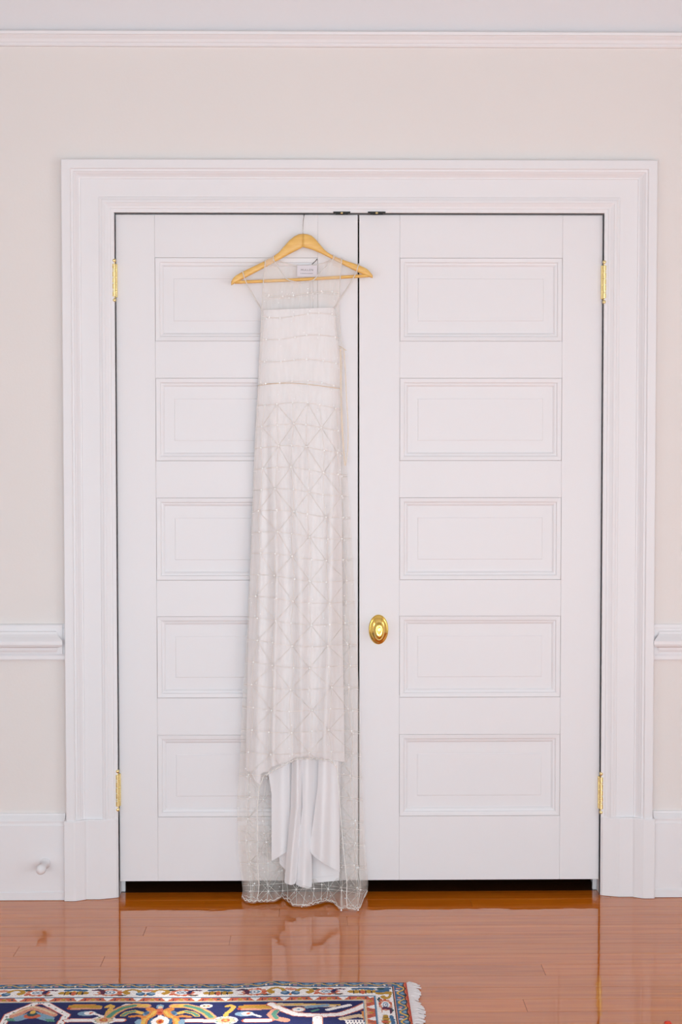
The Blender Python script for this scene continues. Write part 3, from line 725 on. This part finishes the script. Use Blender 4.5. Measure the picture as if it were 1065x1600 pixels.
text_mesh('MULLEN', 0.0085, lcx-0.0006, float(at(480, 422.0, -0.02)[2]), -0.0206, 'lettering', lab, M['dark_line'], 1.1, 0.038)
mb = MB(); zz = float(at(480, 427.2, -0.02)[2]); rx = -0.0205
for q, wd in ((-0.0205, 0.0022), (-0.0160, 0.003), (-0.0122, 0.0024), (-0.009, 0.0028), (-0.0055, 0.003), (-0.0018, 0.0022), (0.0012, 0.003), (0.0048, 0.0026), (0.008, 0.003), (0.0118, 0.0026), (0.0152, 0.0022)):
    mb.box(lcx+q, lcx+q+wd, -0.0206, -0.0204, zz-0.0007, zz+0.0007)
mb.build('small_print', M['dark_line'], lab)
P = [at(494.6, 405.8, -0.024), at(492.0, 408.6, -0.026), at(487.2, 412.8, -0.024)]
tp = tube('tag_pin', P, 0.0011, M['black'], dress, 6); 
v, f = lathe_vf([(0.0002, -0.002), (0.0017, -0.0012), (0.002, 0), (0.0017, 0.0012), (0.0002, 0.002)], at(494.7, 405.6, -0.024), 'z', 10)
build('pin_head', v, f, M['black'], tp, True)

# ---- embroidered star lattice with pearls
def lattice(sh, ncol, py0, rows, step, lift, parent, thr=0.0005, mat='thread'):
    th, pr = MB(), MB()
    bm = bmesh.new(); bmesh.ops.create_icosphere(bm, subdivisions=2, radius=1.0); bm.verts.index_update()
    iv = np.array([q.co[:] for q in bm.verts]); ifc = [tuple(q.index for q in p.verts) for p in bm.faces]; bm.free()
    def uv(i, j):
        u = (i+0.5+0.10*math.sin(j*1.7+i*2.1))/ncol
        u = min(max(u, 0.004), 0.996)
        py = py0 + j*step + 4*math.sin(u*6+j*0.3) + (7*u if j > 2 else 0)
        return u, py
    def P(u, py):
        v_ = float((py-sh.top(u))/(sh.bot(u)-sh.top(u)))
        if v_ < 0.0 or v_ > 1.0: return None
        p = np.array(sh.pt(u, v_)); p[1] -= lift; return p
    def line(a, b, plain=False):
        if plain and 0.5*(a[1]+b[1]) < 640: return
        q = [P(a[0]+(b[0]-a[0])*t, a[1]+(b[1]-a[1])*t) for t in np.linspace(0, 1, 8)]
        q = [x for x in q if x is not None]
        if len(q) > 2: th.add(*tube_vf(q, thr, 4, False))
    for j in range(rows):
        for i in range(-1, ncol+1):
            a = uv(i, j)
            if i < ncol and a[0] < 0.99: line(a, uv(i+1, j))
            if j+1 < rows and 0 <= i < ncol: line(a, uv(i, j+1), True)
            if (i+j) % 2 == 0 and j+1 < rows:
                for di in (-1, 1):
                    if 0 <= i+di < ncol and 0 <= i < ncol: line(a, uv(i+di, j+1), True)
            elif j+1 < rows:
                pass
            if (i+j) % 2 == 0 and j > 0:
                for di in (-1, 1):
                    if 0 <= i+di < ncol and 0 <= i < ncol: line(a, uv(i+di, j-1), True)
            if 0 <= i < ncol:
                for k in range(1 + (1 if rng.random() < 0.55 else 0) + (1 if rng.random() < 0.3 else 0)):
                    u2, p2 = (a[0], a[1]) if k == 0 else (a[0]+rng.normal(0, 0.028), a[1]+rng.normal(0, 7))
                    if not 0 < u2 < 1: continue
                    c = P(u2, p2)
                    if c is not None:
                        c[1] -= 0.0012; rr = 0.0027 if k == 0 else 0.0016
                        pr.add(iv*np.array([rr, rr*0.32, rr]) + c, ifc)
    a = th.build('embroidery', M[mat], parent, True); a['kind'] = 'stuff'; a['label'] = 'ivory star lattice of embroidered thread'
    b = pr.build('pearls', M['pearl'], parent, True); b['kind'] = 'stuff'; b['label'] = 'tiny pearl beads sewn at the thread crossings'
lattice(tf, 6, 459, 29, 34.0, 0.0009, TF, 0.00045, 'skirt_thread')
lattice(tb, 7, 462, 29, 34.0, 0.0009, TB, 0.00062)
lattice(tg, 8, 1298, 5, 30.0, 0.0009, TG, 0.00065)
# thick scalloped lower edge of the tulle
def edge(sh, parent, r, seed, n=260):
    P = []
    for k, u in enumerate(np.linspace(0.002, 0.998, n)):
        p = np.array(sh.pt(u, 0.9985)); p[2] = max(p[2], 0.004)+0.003*abs(math.sin(k*0.37+seed))+0.0015; p[1] += 0.005*math.sin(k*0.61+seed); P.append(p)
    return tube('scalloped_hem', P, r, M['thread'], parent, 6)
edge(tf, TF, 0.0013, 0.3); edge(tb, TB, 0.0011, 1.7); edge(tg, TG, 0.0010, 2.9)

# ================================================================== RUG
RZ_T = 0.009
far_y = float(ground(300, 1536.5, RZ_T)[1]); right_x = float(ground(641, 1568, RZ_T)[0])
RL, RD = 2.45, 1.55
PALC = {k: tuple((x/255.0)**2.2 for x in v_) for k, v_ in dict(red=(186, 52, 28), blue=(62, 104, 142), lblue=(128, 160, 184), navy=(16, 28, 88), white=(246, 240, 238), cream=(222, 196, 160),
     pink=(214, 148, 124), salmon=(204, 100, 70), gold=(188, 144, 52), yellow=(222, 178, 84), orange=(216, 134, 62), green=(84, 142, 122), dark=(36, 34, 40), teal=(40, 74, 80), plum=(88, 36, 66)).items()}
gx = np.concatenate([np.arange(0, 1.16, 0.0026), np.arange(1.16, RL, 0.008), [RL]])          # distance from the fringe end
gs = np.concatenate([np.arange(0, 0.33, 0.0030), np.arange(0.33, RD, 0.008), [RD]])            # distance from the far edge
CX = (gx[:-1]+gx[1:])/2; CS = (gs[:-1]+gs[1:])/2
TT, SS = np.meshgrid(CX, CS)                       # [s, t]
img = np.zeros(TT.shape+(3,)); img[:] = PALC['navy']
SSm = np.minimum(SS, RD-SS); TTm = np.minimum(TT, RL-TT)
def paintm(mask, c): img[mask] = PALC[c]
def sub(t0, t1, s0, s1):
    return (slice(np.searchsorted(CS, s0), np.searchsorted(CS, s1)+1), slice(np.searchsorted(CX, t0), np.searchsorted(CX, t1)+1))
def ell(t, s, rt, rs, c, src=None):
    if src is None:
        w_ = sub(t-rt, t+rt, s-rs, s+rs); v_ = img[w_]
        v_[((TT[w_]-t)/rt)**2+((SS[w_]-s)/rs)**2 < 1] = PALC[c]
        return
    T_, S_ = src
    paintm(((T_-t)/rt)**2+((S_-s)/rs)**2 < 1, c)
def seg(t0, s0, t1, s1, wd, c, src=None):
    w_ = sub(min(t0, t1)-wd, max(t0, t1)+wd, min(s0, s1)-wd, max(s0, s1)+wd); T_, S_ = TT[w_], SS[w_]; v_ = img[w_]
    dx, ds_ = t1-t0, s1-s0; L2 = dx*dx+ds_*ds_+1e-12
    k = np.clip(((T_-t0)*dx+(S_-s0)*ds_)/L2, 0, 1)
    v_[(T_-t0-k*dx)**2+(S_-s0-k*ds_)**2 < (wd/2)**2] = PALC[c]
def pl(pts, wd, c, src=None):
    for a, b in zip(pts[:-1], pts[1:]): seg(*a, *b, wd, c, src)
def arcp(t, s, rt, rs, a0, a1, n=10): return [(t+rt*math.cos(a), s+rs*math.sin(a)) for a in np.linspace(math.radians(a0), math.radians(a1), n)]
# pixel -> rug coordinates (distance from fringe end, distance from far edge)
def rp(px, py):
    g = ground(px, py, RZ_T); return right_x-g[0], far_y-g[1]
# ---- field motifs
def field_motifs():
    FS = (TT, SS)
    per = 0.97                                      # repeat of the field pattern
    t_c = rp(250, 1585)[0]
    for rep in range(-1, 3):
        for side in (4, 2, 3, 0, 1):
            o_ = rep*per
            def Q(px, py):
                t, s = rp(px, py); return t+o_, (s, RD-s, 0.70-s, RD-0.70+s, 0.52+s)[side]
            def E(px, py, w_, h_, c):
                t, s = Q(px, py); ell(t, s, w_*0.0016/2*1.0, h_*0.0043/2, c)
            def Lq(pts, wd, c): pl([Q(*p) for p in pts], wd, c)
            if rep != 0 and side == 0 and rep < 0: pass
            # octagon band with dots
            oct_ = [(4, 1602), (12, 1586), (58, 1567.5), (70, 1567.5), (104, 1586), (92, 1603), (88, 1622)]
            Lq(oct_, 0.021, 'salmon'); Lq(oct_, 0.016, 'white')
            for p0, p1 in zip(oct_[:-1], oct_[1:]):
                for q in (0.2, 0.5, 0.8): E(p0[0]+(p1[0]-p0[0])*q, p0[1]+(p1[1]-p0[1])*q, 2.4, 1.6, 'dark')
            # moth-like flower inside
            Lq([(22, 1588), (40, 1578), (52, 1575), (66, 1578), (82, 1586)], 0.026, 'pink')
            Lq([(28, 1592), (52, 1585), (76, 1592)], 0.030, 'lblue'); Lq([(20, 1585), (40, 1577), (52, 1573), (66, 1577), (84, 1584)], 0.008, 'cream')
            E(50, 1588, 26, 7, 'salmon'); E(50, 1585, 16, 6, 'teal'); E(51, 1582, 9, 5, 'yellow')
            for gx_, gy_ in ((14, 1593), (76, 1594)):
                for q in range(3): Lq([(gx_-4+q*4, gy_-1), (gx_+q*4, gy_+2)], 0.006, 'green')
            # bar with knots
            Lq([(106, 1595), (190, 1594)], 0.024, 'salmon'); Lq([(106, 1595), (190, 1594)], 0.018, 'white')
            Lq([(292, 1594.5), (345, 1594.5)], 0.024, 'salmon'); Lq([(292, 1594.5), (345, 1594.5)], 0.018, 'white')
            Lq([(385, 1594.5), (420, 1594)], 0.024, 'salmon'); Lq([(385, 1594.5), (420, 1594)], 0.018, 'white')
            for kx in (162, 352):
                E(kx, 1594, 38, 12, 'white'); E(kx, 1594, 28, 8.5, 'cream'); E(kx, 1594, 13, 5, 'salmon'); E(kx, 1594, 6, 2.5, 'yellow')
                for q in range(8):
                    a = q*math.pi/4+0.3; E(kx+15*math.cos(a), 1594+4.6*math.sin(a), 3, 1.4, 'green' if q % 2 else 'pink')
            # gold bars near the border
            for x0, x1 in ((112, 154), (378, 420)):
                Lq([(x0, 1576), (x1, 1575.5)], 0.017, 'pink'); Lq([(x0, 1573), (x1, 1573.5)], 0.019, 'gold'); Lq([(x0+4, 1570.3), (x1-6, 1570)], 0.006, 'orange')
                E(x0-4, 1576, 7, 3.4, 'salmon'); E(x0-4, 1575.5, 4, 2, 'red')
            for x0 in (170, 362):
                Lq([(x0-4, 1574), (x0+2, 1571), (x0+6, 1572.5), (x0+2, 1578), (x0-2, 1582), (x0-3, 1587)] if x0 == 170 else [(x0-8, 1572), (x0-2, 1570.5), (x0+3, 1573), (x0-1, 1578), (x0-8, 1583), (x0-10, 1587)], 0.012, 'yellow')
            # pale carnations
            for x0 in (136, 382):
                E(x0, 1584, 30, 7, 'lblue'); E(x0+4, 1583.5, 18, 5.5, 'white'); E(x0+7, 1583.5, 8, 3, 'salmon'); Lq([(x0+10, 1584), (x0+24, 1588)], 0.009, 'white')
            for x0 in (200, 322):
                E(x0, 1571.5, 20, 6, 'white'); E(x0, 1571.5, 13, 3.6, 'cream'); E(x0-3, 1571.3, 4, 2, 'dark'); E(x0+4, 1571.6, 4, 2, 'salmon')
            # sickle leaves
            for sg in (-1, 1):
                A_ = [(250+sg*22, 1571.5), (250+sg*40, 1571), (250+sg*58, 1575), (250+sg*72, 1582), (250+sg*80, 1589)]
                Lq(A_, 0.027, 'pink'); Lq(A_, 0.019, 'yellow'); Lq(A_[1:], 0.013, 'green')
                B_ = [(250+sg*28, 1583), (250+sg*40, 1580), (250+sg*52, 1582.5), (250+sg*58, 1586.5)]
                Lq(B_, 0.016, 'yellow'); Lq(B_[1:], 0.009, 'green')
                E(250+sg*20, 1584, 13, 8, 'lblue'); E(250+sg*21, 1583, 8, 5, 'blue')
                C_ = [(250+sg*16, 1576.5), (250+sg*8, 1580), (250+sg*13, 1586), (250+sg*22, 1590), (250+sg*26, 1596), (250+sg*28, 1606)]
                Lq(C_, 0.021, 'orange'); Lq(C_[1:], 0.009, 'yellow')
                Lq([(250+sg*24, 1589.5), (250+sg*34, 1587), (250+sg*46, 1588.5)], 0.012, 'orange')
                E(250+sg*34, 1597, 10, 9, 'lblue'); E(250+sg*15, 1599, 7, 16, 'blue')
            Lq([(250, 1577), (250, 1584)], 0.016, 'salmon'); E(250, 1572.5, 13, 6.5, 'lblue'); E(250, 1573.5, 7, 4, 'cream'); E(250, 1582, 6, 3, 'red')
            E(250, 1596, 27, 15, 'white'); E(250, 1596, 12, 7, 'orange'); E(250, 1596, 6, 4, 'red'); E(250, 1588, 8, 4, 'white')
            # chevron bands towards the fringe
            D_ = [(424, 1569), (440, 1577), (462, 1585), (500, 1587), (532, 1585), (556, 1577), (575, 1568)]
            Lq(D_, 0.026, 'salmon'); Lq(D_, 0.020, 'white')
            Lq([(430, 1579), (424, 1585), (430, 1591), (446, 1594)], 0.024, 'pink'); Lq([(432, 1579), (427, 1585), (432, 1591)], 0.012, 'green')
            Lq([(436, 1569.5), (470, 1570), (520, 1572)], 0.018, 'cream'); Lq([(446, 1570), (480, 1569), (530, 1570.5)], 0.007, 'yellow')
            Lq([(480, 1574), (510, 1571)], 0.016, 'lblue'); Lq([(512, 1578), (545, 1571)], 0.014, 'white')
            E(466, 1577.5, 22, 8, 'pink'); E(466, 1577.5, 18, 6, 'white'); E(466, 1577.5, 5, 2, 'lblue'); Lq([(488, 1580), (496, 1578)], 0.009, 'green')
            Lq([(496, 1590), (496, 1616)], 0.028, 'pink'); Lq([(496, 1590), (496, 1616)], 0.023, 'white')
            Lq([(534, 1592), (560, 1587), (578, 1592)], 0.018, 'cream'); Lq([(567, 1581), (573, 1600)], 0.010, 'orange')
            for q in range(6): Lq([(540+q*5, 1594), (543+q*5, 1601)], 0.006, 'white')
field_motifs()
# ---- borders, drawn with mirrored distances so that they run round all four sides
def band(s0, s1, t0, t1, c):
    paintm(((SSm < s1) | (TTm < t1)), c)
S_ = dict(g0=0.004, g1=0.029, w0=0.034, w1=0.092, b1=0.100, r1=0.121, c1=0.129)
Tt = dict(g0=0.010, g1=0.036, w0=0.041, w1=0.086, b1=0.092, r1=0.112, c1=0.119)
band(0, S_['c1'], 0, Tt['c1'], 'lblue'); paintm(((SSm < S_['c1']-0.003) | (TTm < Tt['c1']-0.002)), 'cream')
band(0, S_['r1'], 0, Tt['r1'], 'salmon'); 
in_red = ((SSm < S_['r1']) | (TTm < Tt['r1'])) 
# small motifs in the red guard
horiz = (SSm < S_['r1']) & (TTm > SSm*0.9)
ph = np.where(horiz, TT, SS); dd = np.where(horiz, (SSm-S_['b1'])/(S_['r1']-S_['b1']), (TTm-Tt['b1'])/(Tt['r1']-Tt['b1']))
q_ = (ph % 0.075)/0.075
paintm(in_red & (np.abs(q_-0.25) < 0.16*np.clip(1.1-dd, 0, 1)), 'white'); paintm(in_red & (np.abs(q_-0.75) < 0.20*np.clip(dd, 0, 1)), 'pink')
paintm(in_red & (np.abs(q_-0.75) < 0.07) & (np.abs(dd-0.5) < 0.25), 'gold'); paintm(in_red & (np.abs(q_-0.5) < 0.035) & (np.abs(dd-0.45) < 0.25), 'teal')
paintm(in_red & (np.abs(q_-0.0) < 0.035) & (np.abs(dd-0.6) < 0.3), 'plum')
paintm(((SSm < S_['b1']) | (TTm < Tt['b1'])), 'blue'); paintm(((SSm < S_['b1']-0.004) | (TTm < Tt['b1']-0.0025)), 'lblue')
in_w = ((SSm < S_['w1']) | (TTm < Tt['w1'])); paintm(in_w, 'white')
# white main border motifs in running coordinates: a along the band, b across (0..1)
def border_motifs(T_, B_, mask, a0, period, flip):
    save = img.copy()
    A_ = (T_-a0) % period
    src = (A_, B_)
    w_ = period
    for ro in (0.0, 0.5):
        c0 = ro*w_
        for cc in (c0, c0+w_, c0-w_):
            ell(cc, 0.5, 0.030, 0.36, 'salmon', src)
            for q in range(10):
                a = q*math.pi/5; ell(cc+0.0255*math.cos(a), 0.5+0.31*math.sin(a), 0.0085, 0.10, 'salmon' if q % 2 else 'pink', src)
            ell(cc, 0.5, 0.0195, 0.24, 'white', src); ell(cc, 0.5, 0.0145, 0.17, 'lblue', src); ell(cc, 0.5, 0.009, 0.09, 'white', src); ell(cc, 0.5, 0.004, 0.06, 'blue', src)
            paintm_poly(src, cc+0.030, 0.20, 0.016, 0.13, 'teal'); paintm_poly(src, cc-0.030, 0.82, 0.016, 0.12, 'teal')
    pc = 0.25*w_
    for q, c_ in zip((-0.030, -0.016, 0, 0.016, 0.030), ('gold', 'gold', 'yellow', 'gold', 'gold')): ell(pc+q, 0.56, 0.009, 0.25-abs(q)*3, c_, src); 
    for q in (-0.023, -0.008, 0.008, 0.023): ell(pc+q, 0.60, 0.0018, 0.20, 'dark', src)
    for q in (-0.024, -0.010, 0.004, 0.018): ell(pc+q, 0.28-0.10*(1-abs(q)/0.03), 0.0115, 0.12, 'blue', src)
    ell(pc, 0.62, 0.0065, 0.22, 'salmon', src)
    for sg in (-1, 1):
        pl2(arc2(pc+sg*0.058, 0.52, 0.018, 0.30, 30 if sg > 0 else 150, -120 if sg > 0 else 300), 0.006, 0.06, 'plum', src)
        ell(pc+sg*0.063, 0.74, 0.012, 0.05, 'pink', src); ell(pc+sg*0.073, 0.40, 0.006, 0.15, 'navy' if sg > 0 else 'plum', src)
    gc = 0.75*w_
    for sg in (-1, 1):
        pl2(arc2(gc+sg*0.036, 0.45, 0.019, 0.28, 180 if sg > 0 else 0, 400 if sg > 0 else -220), 0.0065, 0.075, 'gold', src)
        ell(gc+sg*0.048, 0.58, 0.008, 0.16, 'gold', src)
        ell(gc+sg*0.013, 0.66, 0.012, 0.20, 'blue', src); ell(gc+sg*0.016, 0.58, 0.007, 0.11, 'lblue', src); ell(gc+sg*0.066, 0.72, 0.006, 0.10, 'salmon', src)
    ell(gc, 0.25, 0.016, 0.14, 'pink', src); ell(gc, 0.80, 0.004, 0.10, 'orange', src)
    img[~mask] = save[~mask]
def paintm_poly(src, a, b, ra, rb, c):
    A_, B_ = src; paintm((np.abs(A_-a)/ra + np.abs(B_-b)/rb) < 1, c)
def arc2(a, b, ra, rb, d0, d1, n=14): return [(a+ra*math.cos(x), b+rb*math.sin(x)) for x in np.radians(np.linspace(d0, d1, n))]
def pl2(pts, ra, rb, c, src):
    for a, b in pts: ell(a, b, ra, rb, c, src)
inner = 0.0
mask_h = (SSm > S_['w0']) & (SSm < S_['w1']) & (TTm > Tt['w1']-0.002)
border_motifs(TT, (SSm-S_['w0'])/(S_['w1']-S_['w0']), mask_h, rp(172, 1551)[0], 0.372, 1)
mask_v = (TTm > Tt['w0']) & (TTm < Tt['w1']) & (SSm > S_['w1']*0.62)
border_motifs(SS*0.86, (TTm-Tt['w0'])/(Tt['w1']-Tt['w0']), mask_v, 0.155*0.86, 0.372, 1)
cm = (TTm < Tt['w1']) & (SSm < S_['w1']) & (TTm > Tt['w0']) & (SSm > S_['w0'])
for k_, (a_, b_2, c_) in enumerate(((0.055, 0.045, 'blue'), (0.072, 0.048, 'teal'), (0.060, 0.060, 'blue'), (0.075, 0.064, 'blue'))):
    keep = img.copy(); ell(a_, b_2, 0.011, 0.009, c_); img[~cm] = keep[~cm]
keep = img.copy(); ell(0.052, 0.075, 0.010, 0.010, 'gold'); ell(0.072, 0.079, 0.014, 0.008, 'gold'); img[~cm] = keep[~cm]
paintm(((SSm < S_['w0']) | (TTm < Tt['w0'])), 'dark'); paintm(((SSm < S_['w0']-0.004) | (TTm < Tt['w0']-0.0025)), 'pink')
in_g = ((SSm < S_['g1']) | (TTm < Tt['g1'])); paintm(in_g, 'blue')
hz = (SSm < S_['g1']) & (TTm > SSm); ph = np.where(hz, TT, SS); dd = np.where(hz, SSm/S_['g1'], TTm/Tt['g1'])
q_ = (ph % 0.062)/0.062; zig = 0.55+0.26*np.sin(q_*2*math.pi)
paintm(in_g & (np.abs(dd-zig) < 0.09), 'yellow'); paintm(in_g & (((q_-0.25)/0.10)**2+((dd-0.45)/0.17)**2 < 1), 'lblue'); paintm(in_g & (((q_-0.75)/0.09)**2+((dd-0.72)/0.15)**2 < 1), 'pink')
paintm(in_g & (((q_-0.5)/0.06)**2+((dd-0.3)/0.13)**2 < 1), 'dark'); paintm(in_g & (((q_-0.98)/0.06)**2+((dd-0.8)/0.13)**2 < 1), 'white')
paintm((SSm < S_['g0']), 'red')
scal = 0.006+0.004*np.abs(np.sin(SS*70))
paintm((TTm < scal+0.003), 'dark'); paintm((TTm < scal), 'salmon'); paintm((TTm < scal*0.55), 'red')
img *= (1+rng.normal(0, 0.10, img.shape[:2]))[..., None]; img = np.clip(img, 0, 1)
m, nt, b = new_mat('knotted_wool_pile'); N = nt.nodes; K = nt.links
at_ = N.new('ShaderNodeAttribute'); at_.attribute_name = 'pile_colour'; K.new(at_.outputs['Color'], b.inputs['Base Color'])
b.inputs['Roughness'].default_value = 0.85; b.inputs['Sheen Weight'].default_value = 0.08; b.inputs['Sheen Roughness'].default_value = 0.4; b.inputs['Specular IOR Level'].default_value = 0.15
tc = N.new('ShaderNodeTexCoord'); no = N.new('ShaderNodeTexNoise'); no.inputs['Scale'].default_value = 420; K.new(tc.outputs['Object'], no.inputs['Vector'])
bp_ = N.new('ShaderNodeBump'); bp_.inputs['Strength'].default_value = 0.5; bp_.inputs['Distance'].default_value = 0.003; K.new(no.outputs['Fac'], bp_.inputs['Height']); K.new(bp_.outputs['Normal'], b.inputs['Normal'])
M['pile'] = m
rug = empty('area_rug', (right_x-RL/2, far_y-RD/2, 0.0)); tag(rug, 'oriental rug with navy field and white floral border on the wooden floor', 'rug')
GT, GS = np.meshgrid(gx, gs)
SK = (right_x - float(ground(637.5, 1536, RZ_T)[0]))          # end edge is not quite square to the wall
wob = 0.010*np.exp(-((right_x-GT-float(ground(430, 1536, RZ_T)[0]))/0.05)**2)*np.exp(-(GS/0.06)**2)
XX = right_x-GT; YY = far_y-GS + wob*0.9
ZZ = RZ_T + 0.3*wob + 0.0012*np.sin(GT*9)*np.exp(-GS/0.3) - np.where((GS < 1e-6) | (GT < 1e-6), 0.002, 0)
nT, nS = len(gx), len(gs)
V = np.stack([XX, YY, ZZ], -1).reshape(-1, 3)
idx = np.arange(nT*nS).reshape(nS, nT)
F = np.stack([idx[:-1, :-1], idx[1:, :-1], idx[1:, 1:], idx[:-1, 1:]], -1).reshape(-1, 4)
ring = np.concatenate([idx[0, :], idx[1:, -1], idx[-1, -2::-1], idx[-2:0:-1, 0]])
V2 = V[ring].copy(); V2[:, 2] = 0.0008; n0 = len(V)
F2 = [(ring[i], ring[(i+1) % len(ring)], n0+(i+1) % len(ring), n0+i) for i in range(len(ring))]
o = build('pile', np.vstack([V, V2]), F.tolist()+F2, M['pile'], rug)
ca = o.data.color_attributes.new('pile_colour', 'FLOAT_COLOR', 'CORNER')
cols = np.ones((len(F), 4)); cols[:, :3] = img.reshape(-1, 3)
cc = np.repeat(cols, 4, axis=0); red = np.tile(np.array([*PALC['red'], 1.0]), (len(F2)*4, 1))
ca.data.foreach_set('color', np.vstack([cc, red]).astype(np.float32).ravel())
# fringe of knotted white threads at the end of the rug
M['fringe'] = paint('white_cotton_fringe', (0.80, 0.75, 0.75), 0.8, 0.04, 0.1, 300, 0.2)
mb = MB(); 
for k, s in enumerate(np.arange(0.004, RD, 0.0042)):
    y0 = far_y-s; L = 0.024+0.010*rng.random()+0.004*math.sin(s*40); x0 = right_x-0.002
    dy = rng.normal(0, 0.006)
    P = [(x0, y0, 0.0062), (x0+L*0.35, y0+dy*0.3, 0.0085+0.002*rng.random()), (x0+L*0.75, y0+dy*0.8, 0.006), (x0+L, y0+dy, 0.0032)]
    mb.add(*tube_vf(catmull(P, 3), np.linspace(0.0028, 0.0020, 10), 5))
fr = mb.build('fringe', M['fringe'], rug, True); fr['kind'] = 'stuff'; fr['label'] = 'white cotton fringe'

# ---- red scrap on the bare boards
c = ground(1043, 1598.5, 0.001)
M['red'] = paint('red_paper', (0.80, 0.045, 0.012), 0.6, 0.1, 0.05, 200)
V = []; n = 9
for i in range(n):
    a = math.pi*(0.15+0.7*i/(n-1)); x = c[0]-0.010*math.cos(a); z = 0.0006+0.0065*math.sin(a)-0.0028
    V += [(x, c[1]-0.010, max(z, 0.0003)), (x, c[1]+0.004, max(z, 0.0003)+0.0008)]
o = build('red_scrap', V, [(2*i, 2*i+2, 2*i+3, 2*i+1) for i in range(n-1)], M['red'], None, True, (c[0], c[1], 0))
tag(o, 'small curled bright red scrap lying on the bare floor boards', 'scrap')
md = o.modifiers.new('thickness', 'SOLIDIFY'); md.thickness = 0.0005
